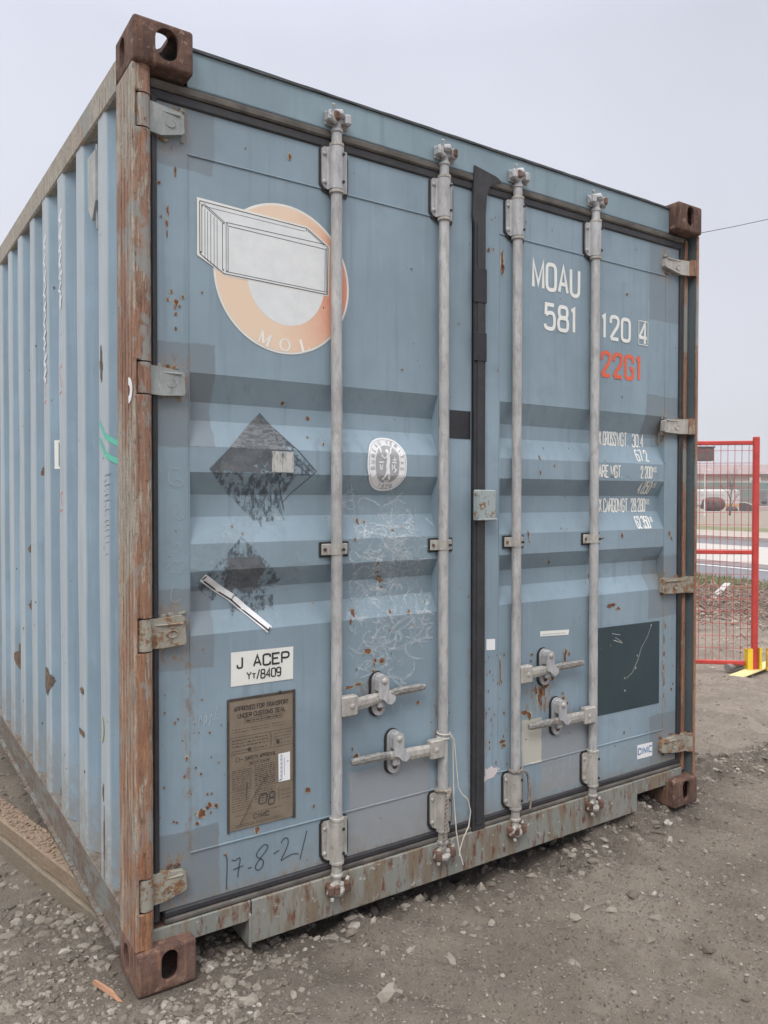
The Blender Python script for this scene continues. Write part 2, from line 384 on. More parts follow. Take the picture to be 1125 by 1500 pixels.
# lettering: single-stroke glyphs on a 6 x 10 grid; '~' = rounded
GL = {
'A': ['0,0 3,10 6,0', '1.1,3.2 4.9,3.2'], 'B': ['0,0 0,10', '~0,10 0,10 6,10 5.6,5.3 0,5.3 0,5.3', '~0,5.3 0,5.3 6.6,5.6 6.2,0 0,0 0,0'],
'C': ['~6,7.2 5.8,10 0.2,10.2 0,7 0,3 .2,-.2 5.8,0 6,2.8'], 'D': ['0,0 0,10', '~0,10 0,10 6,10.2 6.2,5 6,-.2 0,0 0,0'],
'E': ['6,10 0,10 0,0 6,0', '0,5.2 4.8,5.2'], 'F': ['6,10 0,10 0,0', '0,5.2 4.8,5.2'],
'G': ['~6,7.2 5.8,10 0.2,10.2 0,7 0,3 .2,-.2 5.8,0 6,2.6 6,4.6 6,4.6', '3.4,4.6 6,4.6'], 'I': ['1,0 1,10'],
'J': ['~5,10 5,10 5,3 5,-.4 .6,-.4 .4,3'], 'K': ['0,0 0,10', '6,10 0,4.4', '2,6 6,0'], 'L': ['0,10 0,0 5.6,0'],
'M': ['0,0 0,10 3.4,1.5 6.8,10 6.8,0'], 'N': ['0,0 0,10 6,0 6,10'], 'O': ['o3,10.1 6.1,9.6 6.1,5 6.1,.4 3,-.1 -.1,.4 -.1,5 -.1,9.6'],
'P': ['0,0 0,10', '~0,10 0,10 6.2,10.2 6.2,4.4 0,4.8 0,4.8'], 'R': ['0,0 0,10', '~0,10 0,10 6.2,10.2 6.2,4.6 0,5 0,5', '3,5 6,0'],
'S': ['~6,7.6 5.8,10.2 .2,10.2 .2,6.2 5.8,4.6 6,-.2 .2,-.2 0,2.4'], 'T': ['0,10 6,10', '3,10 3,0'], 'U': ['~0,10 0,10 0,4 .2,-.4 5.8,-.4 6,4 6,10 6,10'],
'V': ['0,10 3,0 6,10'], 'W': ['0,10 1.8,0 3.6,9 5.4,0 7.2,10'], 'X': ['0,10 6,0', '6,10 0,0'], 'Y': ['0,10 3,5 6,10', '3,5 3,0'],
'0': ['o3,10.1 6.1,9.6 6.1,5 6.1,.4 3,-.1 -.1,.4 -.1,5 -.1,9.6'], '1': ['-.2,9 1.6,9.9 1.6,0'],
'2': ['~0,7 .2,10.2 6,10.2 6,6.4 2.4,3 0,0 0,0', '0,0 6,0'], '3': ['~0,8 .4,10.2 6,10.2 5.8,5.4 2.4,5.3', '~2.4,5.3 6.2,5.4 6,-.2 .2,-.2 0,2.2'],
'4': ['4.6,0 4.6,10 0,2.8', '-.2,2.8 6.2,2.8'], '5': ['5.8,10 .6,10 .4,5.6', '~.4,5.6 3,6.8 6.2,6.2 6.2,.2 3,-.4 0,.2 0,1.6'],
'6': ['~5.4,9 3.6,10.4 .2,9.6 0,5 0,2', 'o3,6 6,5.6 6.1,3 6,.3 3,-.1 0,.3 -.1,3 0,5.6'], '7': ['0,10 6,10 2,0'],
'8': ['o3,10.1 5.8,9.8 5.8,5.7 3,5.3 .2,5.7 .2,9.8', 'o3,5.3 6.2,4.9 6.2,.2 3,-.1 -.2,.2 -.2,4.9'],
'9': ['o3,10.1 6,9.7 6.1,7 6,4.4 3,4 0,4.4 -.1,7 0,9.7', '~6,8 6,5 5.8,.4 2.4,-.4 .6,1'],
'.': ['.4,0 1.6,0'], '-': ['.5,4.6 4.5,4.6'], '/': ['0,-.5 4,10.5']}
ADV = {'1': 3.4, 'I': 2, '.': 2, ' ': 3.2, 'M': 6.8, 'W': 7.2, '/': 4, '-': 5}
def chaikin(p, n=3, closed=False):
    for _ in range(n):
        q = [] if closed else [p[0]]
        rng = range(len(p)) if closed else range(len(p)-1)
        for i in rng:
            a, b = p[i], p[(i+1) % len(p)]
            q += [(a[0]*.75+b[0]*.25, a[1]*.75+b[1]*.25), (a[0]*.25+b[0]*.75, a[1]*.25+b[1]*.75)]
        if not closed: q.append(p[-1])
        p = q
    o = [p[0]]
    for a in p[1:]:
        if math.hypot(a[0]-o[-1][0], a[1]-o[-1][1]) > 1e-6: o.append(a)
    return o
def ribbon(mb, pts, wd, place, off=0.0, m=0, closed=False, seg=None, taper=False):
    if seg:
        q = []
        L = pts + ([pts[0]] if closed else [])
        for a, b in zip(L, L[1:]):
            k = max(1, int(math.hypot(b[0]-a[0], b[1]-a[1])/seg))
            q += [(a[0]+(b[0]-a[0])*i/k, a[1]+(b[1]-a[1])*i/k) for i in range(k)]
        if not closed: q.append(pts[-1])
        pts = q
    n = len(pts)
    if n < 2: return
    v = []
    for i in range(n):
        if closed: a, b, c = pts[i-1], pts[i], pts[(i+1) % n]
        else: a, b, c = pts[max(i-1, 0)], pts[i], pts[min(i+1, n-1)]
        d1 = Vector((b[0]-a[0], b[1]-a[1])); d2 = Vector((c[0]-b[0], c[1]-b[1]))
        if d1.length < 1e-9: d1 = d2.copy()
        if d2.length < 1e-9: d2 = d1.copy()
        d1.normalize(); d2.normalize()
        t = d1+d2
        if t.length < .3: t = d1.copy()
        t.normalize(); nn = Vector((-t.y, t.x)); k = 1/max(.45, nn.dot(Vector((-d1.y, d1.x))))
        hw = wd/2*(1 if not taper else max(.12, math.sin(math.pi*i/(n-1))))
        for s in (1, -1): v.append(place(b[0]+nn.x*hw*k*s, b[1]+nn.y*hw*k*s, off))
    f = [(2*i, 2*i+1, (2*i+3) % (2*n), (2*i+2) % (2*n)) for i in range(n if closed else n-1)]
    mb.add(v, f, m)
def on_door(x, z, off=0.0): return (x, door_y(x, z) - .0012 - off, z)
def text(mb, s, x0, x1, z0, z1, wd, place, m=0, slant=0, seg=None, gap=1.7, rot=0, jit=0):
    tot = sum(ADV.get(c, 6)+gap for c in s)-gap
    sx = (x1-x0)/tot; sz = (z1-z0)/10; cx = 0; k = 0
    ca, sa = math.cos(rot), math.sin(rot)
    for c in s:
        for pl in GL.get(c, []):
            cl = pl[0] == 'o'; sm = pl[0] in 'o~'
            P = [tuple(float(t) for t in q.split(',')) for q in pl.lstrip('o~').split()]
            if sm: P = chaikin(P, 3, cl)
            P = [(x0+(cx+p[0])*sx+slant*p[1]*sz+rnd.uniform(-jit, jit), z0+p[1]*sz+rnd.uniform(-jit, jit)) for p in P]
            if rot: P = [(x0+(p[0]-x0)*ca-(p[1]-z0)*sa, z0+(p[0]-x0)*sa+(p[1]-z0)*ca) for p in P]
            ribbon(mb, P, wd, place, .0003*(k % 4), m, cl, seg); k += 1
        cx += ADV.get(c, 6)+gap
def poly(mb, pts, place, off=0.0, m=0): mb.add([place(a, b, off) for a, b in pts], [tuple(range(len(pts)))], m)
def grid_poly(mb, inside, x0, x1, z0, z1, st, place, off=0.0, m=0):
    """draped patch: small cells whose centre is inside()"""
    nx = max(1, int(round((x1-x0)/st))); nzz = max(1, int(round((z1-z0)/st)))
    for i in range(nx):
        for j in range(nzz):
            a, b = x0+(x1-x0)*i/nx, x0+(x1-x0)*(i+1)/nx; c, d = z0+(z1-z0)*j/nzz, z0+(z1-z0)*(j+1)/nzz
            if inside((a+b)/2, (c+d)/2): mb.add([place(a, c, off), place(b, c, off), place(b, d, off), place(a, d, off)], [(0, 1, 2, 3)], m)
def blob(mb, cx, cz, rx, rz, place, m=0, off=0.0, n=11, rough=.45):
    p = []
    for i in range(n):
        a = 2*math.pi*i/n; r = 1+rnd.uniform(-rough, rough)
        p.append((cx+rx*r*math.cos(a), cz+rz*r*math.sin(a)))
    poly(mb, p, place, off, m)
def ellipse(cx, cz, rx, rz, n=48, a0=0, a1=2*math.pi):
    return [(cx+rx*math.cos(a0+(a1-a0)*i/n), cz+rz*math.sin(a0+(a1-a0)*i/n)) for i in range(n)]

# ------------------------------------------------------------------ shipping container
box = thing('shipping_container', 'weathered blue steel shipping container with rusty corner posts and closed double doors', 'shipping container')
def shear(o):      # the long body leans out a touch behind the end frame
    me = o.data
    for v in me.vertices:
        t = max(0.0, v.co.y-.17); v.co.x -= .0142*t; v.co.z += .018*t
    me.update(); return o

# corner castings: hollow blocks with real holes
def casting(x0, y0, z0, top, left, front=True, mat=M_cast, big=False):
    W_, L_, H_ = .162, .178, .118
    import bmesh
    def mk(name, mb): return mb.build(name, mat)
    bm_ = MB(); bm_.box(0, W_, 0, L_, 0, H_); o = mk('corner_casting', bm_)
    md = o.modifiers.new('b', 'BEVEL'); md.width = .009; md.segments = 3; md.limit_method = 'ANGLE'
    cut = []
    def stad(cx, cz, rw, rh):
        r = rw; h = rh-rw
        p = [(cx+r*math.cos(a), cz+h+r*math.sin(a)) for a in [math.pi*i/10 for i in range(11)]]
        return p + [(cx+r*math.cos(a), cz-h+r*math.sin(a)) for a in [math.pi+math.pi*i/10 for i in range(11)]]
    c = MB(); c.box(.013, W_-.013, .012, L_-.014, .013, H_-.013); cut.append(mk('c', c))
    fx = (.0875 if not big else .089) if left else W_-.0815
    c = MB(); c.prism(stad(fx, .061 if big else .067, .031 if big else .0235, .042), -.05, .03, 'y'); cut.append(mk('c', c))
    c = MB(); c.prism(stad(.107 if y0 < 1 else L_-.107, .062, .025, .04), (-.05 if left else W_-.03), (.03 if left else W_+.05), 'x'); cut.append(mk('c', c))
    c = MB(); c.prism(stad(.08, .09, .031, .055), (H_-.03 if top else -.05), (H_+.05 if top else .03), 'z'); cut.append(mk('c', c))
    for q in cut:
        md = o.modifiers.new('x', 'BOOLEAN'); md.operation = 'DIFFERENCE'; md.object = q; md.solver = 'EXACT'
    dg = bpy.context.evaluated_depsgraph_get(); dg.update()
    me = bpy.data.meshes.new_from_object(o.evaluated_get(dg)); o.modifiers.clear(); o.data = me
    for q in cut: bpy.data.objects.remove(q)
    for v in me.vertices: v.co += Vector((x0, y0, z0))
    me.materials.clear(); me.materials.append(mat)
    for p in me.polygons: p.material_index = 0; p.use_smooth = True
    me.set_sharp_from_angle(angle=R(30))
    o.parent = box
    return o
casting(0, 0, 2.473, True, True, big=True); casting(2.276, 0, 2.473, True, False)
casting(0, 0, 0, False, True, mat=M_cast2); casting(2.276, 0, 0, False, False)
for (x, l) in ((0, True), (2.276, False)):
    for z, t in ((2.473, True), (0, False)): shear(casting(x, 5.88, z, t, l))

# hinge knuckle heights
HZ = [(2.311, 2.396), (1.61, 1.692), (.922, 1.007), (.223, .307)]
# left corner post
mb = MB()
mb.box(0, .010, .014, .172, .118, 2.473, b=.003)
mb.box(.010, .052, .046, .172, .118, 2.473)
for k in range(4): mb.box(-.0015, .0005, .020+.03*k+.006, .024+.03*k+.004, .13, 2.46)   # rolled ridges
post = mb.build('corner_post', M_post, box)
def wavy(o, amp=.0016, f=9.0, axes=(0, 1)):
    from mathutils import noise as mn
    for v in o.data.vertices:
        p = v.co
        for a in axes: v.co[a] += amp*mn.noise(Vector((p.x*20+a*7, p.y*20, p.z*f)))
mb = MB(); zs = [.118] + [z for a, b in HZ[::-1] for z in (a-.004, b+.004)] + [2.473]
for a, b in zip(zs[::2], zs[1::2]):
    n = max(2, int((b-a)/.02)); pts = [(.031, .034, a+(b-a)*i/n) for i in range(n+1)]
    mb.tube(pts, [.0215+rnd.uniform(-.0006, .0006) for _ in pts], 16)
    mb.box(.004, .031, .0135, .034, a, b, b=.004)
mb.build('post_lip', M_post2, post)
# right corner post: channel open to the front
M_liner = paint('liner_paint', base=(.085, .11, .12), rust=.9, streak=1)
mb = MB(); mb.box(2.425, 2.438, .012, .023, .118, 2.473, b=.003); rpost = mb.build('corner_post', M_post2, box)
mb = MB(); mb.box(2.427, 2.4375, .0235, .172, .118, 2.473); mb.box(2.384, 2.4265, .066, .172, .118, 2.473); mb.build('post_web', M_liner, rpost)
mb = MB(); mb.box(2.396, 2.418, .052, .0655, .13, 2.46, b=.004); mb.build('post_liner', post_mat('liner_rust', .25), rpost)
for x in (0, 2.276):
    mb = MB(); mb.box(x, x+.162, 5.9, 6.03, .118, 2.473); shear(mb.build('corner_post', M_post2, box))

# header and sill
mb = MB(); n = 24
def strip(mb, x0, x1, prof, m=0, nx=20, jit=0):
    """profile (y, z) swept along x"""
    cols = []
    for i in range(nx+1):
        x = x0+(x1-x0)*i/nx; cols.append([(x, y, z+(rnd.uniform(-jit, jit))) for y, z in prof])
    v = [p for c in cols for p in c]; k = len(prof)
    f = [(i*k+j, i*k+j+1, (i+1)*k+j+1, (i+1)*k+j) for i in range(nx) for j in range(k-1)]
    mb.add(v, f, m)
mb = MB(); strip(mb, .162, 2.276, [(.12, 2.466), (.052, 2.466), (.050, 2.47), (.050, 2.566), (.12, 2.566)])
mb.box(.162, 2.276, .12, .16, 2.45, 2.565)
mb.build('header', M_head, box)
mb = MB(); strip(mb, .162, 2.276, [(.044, 2.567), (.044, 2.574), (.056, 2.5815), (.10, 2.585), (.16, 2.583)], nx=40, jit=.0012)
strip(mb, .162, 2.276, [(.056, 2.567), (.044, 2.567)])
mb.build('roof_lip', simple('roof_edge', (.06, .065, .07), .8, .5, 14), box)

prof = [(.19, .150), (.046, .150), (.043, .147), (.043, .024), (.047, .020), (.09, .020)]
mb = MB(); strip(mb, .345, 2.075, prof, nx=60, jit=.0006)
mb.box(.345, 2.075, .12, .17, .03, .149)
for a, b in ((.05, .345), (2.075, 2.39)):
    mb.box(a, b, .046, .10, .090, .1495, b=.003)
mb.box(.336, .345, .040, .20, .012, .112, b=.003); mb.box(2.075, 2.083, .040, .20, .012, .112, b=.003)
mb.box(.162, .40, .19, .197, .02, .09); mb.box(2.03, 2.276, .30, .307, .02, .09)
mb.build('door_sill', M_sill, box)
# rusty ledge over the lower castings
for a, b in ((.054, .17), (2.26, 2.384)): MB().box(a, b, .050, .10, .118, .150, b=.004).build('sill_ledge', M_cast2, box)

# floor, cross members, roof, walls
mb = MB(); mb.box(.09, 2.35, .2, 5.95, .13, .16)
for k in range(18): mb.box(.08, 2.36, .45+.3*k, .49+.3*k, .03, .13)
shear(mb.build('floor', M_dark, box))
def corr(mb, xo, dirn, y0, y1, zb, zt, thick=.0):
    """side sheet: crests xo, valleys xo+dirn*.036"""
    pts = [(y0, xo+dirn*.036)]
    k = 0
    while True:
        c1 = .381+.275*k                    # far edge of the crest flat
        a = [(c1-.138, 1), (c1-.070, 0), (c1, 0), (c1+.068, 1)]
        if c1+.068 > y1: break
        for y, d_ in a: pts.append((y, xo+dirn*.036*d_))
        k += 1
    pts.append((y1, xo+dirn*.036))
    nz = 30; v = []
    for i in range(nz+1):
        z = zb+(zt-zb)*i/nz
        v += [(x, y, z) for y, x in pts]
    n = len(pts); f = [(i*n+j, i*n+j+1, (i+1)*n+j+1, (i+1)*n+j) for i in range(nz) for j in range(n-1)]
    mb.add(v, f)
def side_x(y):
    k = round((y-.346)/.275); c1 = .381+.275*k; t = y-c1
    dd = [(-.138, 1), (-.07, 0), (0, 0), (.068, 1)]
    if t <= -.138 or t >= .068: r = 1
    else:
        for (a, p), (b, q) in zip(dd, dd[1:]):
            if a <= t <= b: r = p+(q-p)*(t-a)/(b-a); break
    return .004+.036*r-.0142*max(0, y-.17)
def on_side(y, z, off=0.0): return (side_x(y)-.0012-off, y, z+.018*max(0, y-.17))
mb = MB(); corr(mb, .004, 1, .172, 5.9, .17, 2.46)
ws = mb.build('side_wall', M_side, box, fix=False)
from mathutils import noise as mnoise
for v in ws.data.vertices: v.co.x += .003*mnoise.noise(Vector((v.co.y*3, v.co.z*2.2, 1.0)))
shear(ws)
mb = MB(); corr(mb, 2.434, -1, .172, 5.9, .17, 2.46); shear(mb.build('side_wall', M_side, box))
mb = MB(); mb.box(.1, 2.34, 5.96, 5.98, .15, 2.5); shear(mb.build('end_wall', M_side, box))
mb = MB(); strip(mb, .05, 2.39, [(.1+.01*0, 2.556)] + [(.16+.105*i, 2.556+(.014 if (i//2) % 2 else 0)) for i in range(55)], nx=2); shear(mb.build('roof', M_side, box))
M_rail = post_mat('rail_paint', -.12)
for x0, x1 in ((0, .06), (2.378, 2.438)):
    mb = MB(); mb.box(x0, x1, .172, 5.9, 2.457, 2.552, b=.006); shear(mb.build('top_rail', M_rail, box))
M_brail = (lambda g: g.done(g.mix(g.step(g.noise(14, 6, .7, st=(1, .5, 2)), .40, .54), (.18, .185, .17), g.ramp(g.noise(40, 5, .7), [(.3, (.08, .06, .048)), (.7, (.22, .175, .135))])), .85, 0, g.noise(50, 5, .7), .6, .003))(G('bottom_rail_paint'))
for x0, s in ((0, 1), (2.438, -1)):
    mb = MB(); a, b = sorted((x0+.001*s, x0+.042*s)); mb.box(a, b, .172, 5.9, .065, .180, b=.004)
    a, b = sorted((x0-.012*s, x0+.07*s)); mb.box(a, b, .178, 5.9, .050, .0645, b=.002)
    shear(mb.build('bottom_rail', M_brail, box))

# ventilator on the left wall, near the front
mb = MB(); P = [(.43, 2.24), (.43, 2.395), (.525, 2.395), (.525, 2.24), (.475, 2.19)]
mb.prism(P, .009, .038, 'x'); v_ = mb.build('ventilator', simple('vent_grey', (.36, .37, .36), .7), box)
mb = MB(); mb.cyl((.02, .455, 2.42), (.02, .455, 2.16), .004, 8); shear(mb.build('vent_rod', M_galv, v_)); shear(v_)

# ------------------------------------------------------------------ doors
def make_door(xl, xr, xa, xb, mat):
    mb = MB(); y0 = DY; zt, zb = 2.412, .187
    # frame strips
    for a, b, c, d_ in ((xl, xa, zb, zt), (xb, xr, zb, zt)):
        nx, nz = 2, 40
        v = [(a+(b-a)*i/nx, y0, c+(d_-c)*j/nz) for j in range(nz+1) for i in range(nx+1)]
        mb.add(v, [(j*(nx+1)+i, j*(nx+1)+i+1, (j+1)*(nx+1)+i+1, (j+1)*(nx+1)+i) for j in range(nz) for i in range(nx)])
    zz = sorted(set([zb, zt] + [p[0] for p in PROF]))
    full = [z for z in zz]
    for a, b in zip(zz, zz[1:]):
        k = int((b-a)/.08); full += [a+(b-a)*i/(k+1) for i in range(1, k+1)]
    full = sorted(full); nx = 12; xe = .0005
    pr = dict(PROF); v = []
    for z in full:
        for i in range(nx+1):
            x = xa+(xb-xa)*i/nx
            v.append((x, door_y((xa+xb)/2, z), z))
    mb.add(v, [(j*(nx+1)+i, j*(nx+1)+i+1, (j+1)*(nx+1)+i+1, (j+1)*(nx+1)+i) for j in range(len(full)-1) for i in range(nx)])
    for g0 in (0, 4, 8):
        q = PROF[g0:g0+4]
        for x in (xa, xb):
            mb.add([(x, DY, q[0][0]), (x, DY+DEP, q[1][0]), (x, DY+DEP, q[2][0]), (x, DY, q[3][0])], [(0, 1, 2, 3)])
    # turned edges
    for x in (xl, xr): mb.add([(x, DY, zb), (x, DY+.05, zb), (x, DY+.05, zt), (x, DY, zt)], [(0, 1, 2, 3)])
    for z in (zb, zt): mb.add([(xl, DY, z), (xr, DY, z), (xr, DY+.05, z), (xl, DY+.05, z)], [(0, 1, 2, 3)])
    # weld beads
    for z in (2.286, .331): mb.box(xa-.002, xb+.002, DY-.0035, DY+.001, z-.0025, z+.0025, b=.0012)
    for x in (xa, xb): mb.box(x-.0015, x+.0015, DY-.002, DY+.001, .336, 2.281, b=.0008)
    return mb.build('door', mat, box, fix=False)
doorL = make_door(.076, 1.192, .167, 1.043, M_doorL); doorR = make_door(1.242, 2.362, 1.322, 2.272, M_doorR)
mb = MB(); mb.box(.05, 2.39, .105, .115, .15, 2.47); mb.build('door_backing', M_dark, box)

# gaskets
mb = MB()
def vg(mb, x0, x1, y, z0, z1, m=0):
    mb.box(x0, x1, y, .10, z0, z1, m, b=.004); xm = (x0+x1)/2
    mb.box(xm-.004, xm+.004, y-.003, y+.002, z0+.01, z1-.01, m, b=.0015)
vg(mb, .0535, .0765, .049, .165, 2.425); mb.box(.055, 1.215, .054, .10, 2.4125, 2.440, b=.004)
mb.box(.055, 1.19, .0475, .10, 2.4405, 2.4645, 1, b=.005)
mb.box(.09, 1.19, .053, .10, .1665, .1865, b=.004); mb.box(.09, 1.19, .048, .10, .151, .166, 1, b=.004)
mb.build('gasket', [M_gask, M_gask2], doorL)
mb = MB()
vg(mb, 2.3625, 2.384, .049, .165, 2.425); mb.box(1.2165, 2.384, .054, .10, 2.4125, 2.440, b=.004); mb.box(1.245, 2.384, .0475, .10, 2.4405, 2.4645, 1, b=.005)
mb.box(1.245, 2.384, .053, .10, .1665, .1865, b=.004); mb.box(1.245, 2.384, .048, .10, .151, .166, 1, b=.004)
# centre sealing flap
P = [(1.188, .150), (1.246, .150), (1.243, .20), (1.241, 2.34), (1.247, 2.40), (1.262, 2.438), (1.315, 2.466), (1.29, 2.478), (1.19, 2.495), (1.186, 2.42), (1.182, 2.32), (1.192, 2.29)]
mb.prism(P, .044, .053); mb.box(1.203, 1.231, .0405, .0445, .17, 2.30, b=.0015)
mb.build('gasket', [M_gask, M_gask2], doorR)
for a, b in ((2.02, 2.14), (1.815, 1.915)): MB().box(1.187+rnd.uniform(-.002, 0), 1.2435, .0385, .0435, a, b, b=.001).build('tape_wrap', M_tape, doorR)
mb = MB(); mb.box(1.094, 1.187, .0597, .0612, 1.540, 1.638); mb.build('tape_wrap', M_tape, doorL)

# hinges
def hinge(z0, z1, right, mat, k):
    mb = MB(); s = -1 if right else 1
    X = (lambda x: 2.438-x) if right else (lambda x: x)
    kx, ky = (.031, .033) if not right else (.020, .036)
    tilt = rnd.uniform(-.004, .004)
    tipx = .150 if not right else .195
    lo = z0+(.016 if k in (0, 3) else .004); hi = z1-(.012 if k != 2 else 0)
    P = [(kx, z0+.002), (.085, z0+.0), (tipx-.006, lo), (tipx, lo+.006), (tipx-.002+tilt, hi-.004), (tipx-.01, hi), (.085, z1-.004), (kx, z1-.002)]
    fr = [(X(a), .030 if a < .07 else .040, b) for a, b in P]; bk = [(X(a), .0605, b) for a, b in P]
    n = len(P); mb.add(fr+bk, [tuple(range(n)), tuple(range(2*n-1, n-1, -1))]+[(i, i+n, (i+1) % n+n, (i+1) % n) for i in range(n)])
    # raised rib and oval boss
    a, b = sorted((X(.06), X(tipx-.012))); zr = (z0+z1)/2
    mb.box(a, b, .0345, .041, zr+.018, zr+.024, b=.002)
    mb.tube([(X(.11)+.014*math.cos(t), .0385, zr-.006+.010*math.sin(t)) for t in [math.pi*2*i/14 for i in range(15)]], .0022, 6)
    o = mb.build('hinge', mat, box)
    m2 = MB()
    for q in range(9): m2.sphere((X(rnd.uniform(.07, tipx)), .058, (z1 if rnd.random() < .6 else z0)+rnd.uniform(-.004, .006)), rnd.uniform(.003, .007), n=6, sc=(1.6, .6, 1))
    join(o, m2.build('weld', M_cast2 if k == 3 else M_hinge2, o))
    MB().cyl((X(kx), ky, z0), (X(kx), ky, z1), .0210, 18).build('knuckle', M_post2 if k < 2 else M_hinge2, o)
    m3 = MB(); m3.cyl((X(kx), ky, z0-.006), (X(kx), ky, z1+.006), .008, 10); m3.build('hinge_pin', M_cast, o)
for k, (a, b) in enumerate(HZ):
    hinge(a, b, False, [M_hinge, M_hinge, M_hinge2, M_hinge2][k], k)
    if not k: hinge(2.300, 2.366, True, M_worn, k)
    else: hinge(*[(1.612, 1.680), (.920, .990), (.222, .300)][k-1], True, [M_worn, M_hinge2, M_hinge2][k-1], k)

# locking bars
def locking_bar(x):
    ya = .040; mb = MB()
    mb.tube([(x+rnd.uniform(-.0006, .0006), ya, z) for z in np.linspace(.205, 2.405, 24)], .0178, 20)
    bar = mb.build('locking_bar', M_bar, box)
    for (z0, z1, up) in ((2.283, 2.413, 1), (.200, .322, 0)):
        # dark pad behind, plate with half-round housing in front
        m0 = MB(); P = [(x-.052, z0+.015), (x-.042, z0-.004), (x-.02, z0-.012), (x+.045, z0-.012), (x+.051, z0+.01), (x+.051, z1-.02), (x+.044, z1+.004), (x-.045, z1+.004), (x-.052, z1-.008)]
        m0.prism(P, .0555, .0600); pad = m0.build('bracket_pad', M_black, bar)
        m1 = MB(); P = [(x-.046, z0+.02), (x-.036, z0+.004), (x-.02, z0), (x+.044, z0), (x+.044, z1), (x-.038, z1), (x-.046, z1-.008)]
        m1.prism(P, .0500, .0550)
        prof = [(x-.030, .0495)]+[(x+.025*math.cos(a), ya+.006-.028*math.sin(a)) for a in [math.pi*(1-i/10) for i in range(11)]]+[(x+.030, .0495)]
        v = [(a, b, z) for z in (z0, z1) for a, b in prof]; n = len(prof)
        m1.add(v, [(i, i+1, n+i+1, n+i) for i in range(n-1)], 0, True); m1.add(v[:n], [tuple(range(n))]); m1.add(v[n:], [tuple(range(n))])
        br = m1.build('bracket', M_galv if up else M_worn, bar)
        for zz in (z0+.022, z1-.022): MB().sphere((x-.037, .0498, zz), .0075, n=12, sc=(1, .7, 1)).build('rivet', M_galv if up else M_worn, bar)
        for zz in (z0+.022, z1-.024): MB().cyl((x+.0135, ya-.0225, zz), (x+.0135, ya-.010, zz), .0048, 12).build('bolt', M_black, bar)
        for zz in (z0-.007, z1+.006): MB().tube([(x, ya, zz-.006), (x, ya, zz-.004), (x, ya, zz+.004), (x, ya, zz+.006)], [.0205, .0235, .0235, .0205], 18).build('collar', M_worn, bar)
        # cam
        m5 = MB(); sg = 1 if up else -1; ze = z1+.012 if up else z0-.012
        P = lambda dz: (x, ya, ze+sg*dz)
        m5.tube([P(0), P(.030), P(.034), P(.040), P(.046), P(.075)], [.0165, .0165, .020, .020, .0145, .0135], 16)
        zc = ze+sg*.073
        tw = rnd.uniform(-.3, .3)
        def loc(u, v_, wz): return (x+u*math.cos(tw)-v_*math.sin(tw), ya-.006+u*math.sin(tw)+v_*math.cos(tw), zc+sg*wz)
        # forked hook: two curved fingers and a cross lug
        m5.tube([loc(-.006, 0, -.012), loc(-.024, -.006, -.014), loc(-.036, -.006, -.002), loc(-.040, 0, .010)], [.010, .009, .0075, .005], 8)
        m5.tube([loc(.006, 0, -.006), loc(.022, -.006, -.004), loc(.034, -.004, -.012), loc(.042, 0, -.020)], [.010, .009, .0075, .005], 8)
        m5.tube([loc(-.026, -.002, .010), loc(0, -.010, .014), loc(.026, -.002, .006)], [.010, .0145, .010], 10)
        m5.tube([loc(-.030, -.012, .022), loc(-.034, -.016, .030)], [.007, .005], 8)
        m5.build('cam', M_galv if up else M_worn, bar)
        # keeper welded to the frame
        m6 = MB()
        for u in ((-.030, .030) if up else (-.030, .028)):
            m6.box(x+u-.011, x+u+.011, .014, .0498, zc-.017, zc+.016, b=.005)
        m6.box(x-.040, x+.040, .041, .0497, zc-.022, zc+.02, b=.003)
        m6.build('keeper', [M_galv, M_lugr][0 if up else 1] if x > .7 or up else M_lugr, bar)
        m7 = MB(); m7.box(x+(-.004 if x < 1.2 and x > .9 else -.016)*0+(.020 if .9 < x < 1.2 or x > 1.7 else -.022), x+(.038 if .9 < x < 1.2 or x > 1.7 else -.002), .009, .022, zc-.014, zc+.015, b=.005)
        m7.build('keeper_lug', M_lugr, bar)
    # centre guide
    m0 = MB(); m0.box(x-.053, x+.053, .0560, .0600, 1.148, 1.196, b=.002); m0.build('guide_pad', M_black, bar)
    m1 = MB(); m1.box(x-.047, x+.047, .050, .0558, 1.154, 1.190, b=.004)
    prof = [(x-.030, .0497)]+[(x+.0235*math.cos(a), ya+.004-.0235*math.sin(a)) for a in [math.pi*(1-i/8) for i in range(9)]]+[(x+.030, .0497)]
    v = [(a, b, z) for z in (1.156, 1.188) for a, b in prof]; n = len(prof)
    m1.add(v, [(i, i+1, n+i+1, n+i) for i in range(n-1)], 0, True); m1.add(v[:n], [tuple(range(n))]); m1.add(v[n:], [tuple(range(n))])
    m1.build('guide', M_worn, bar)
    MB().cyl((x-.036, .047, 1.172), (x-.036, .052, 1.172), .0055, 10).build('bolt', M_lugr, bar); MB().cyl((x+.014, .016, 1.172), (x+.014, .03, 1.172), .0045, 10).build('bolt', M_black, bar)
    return bar
BX = [.631, 1.052, 1.390, 1.806]
bars = [locking_bar(x) for x in BX]

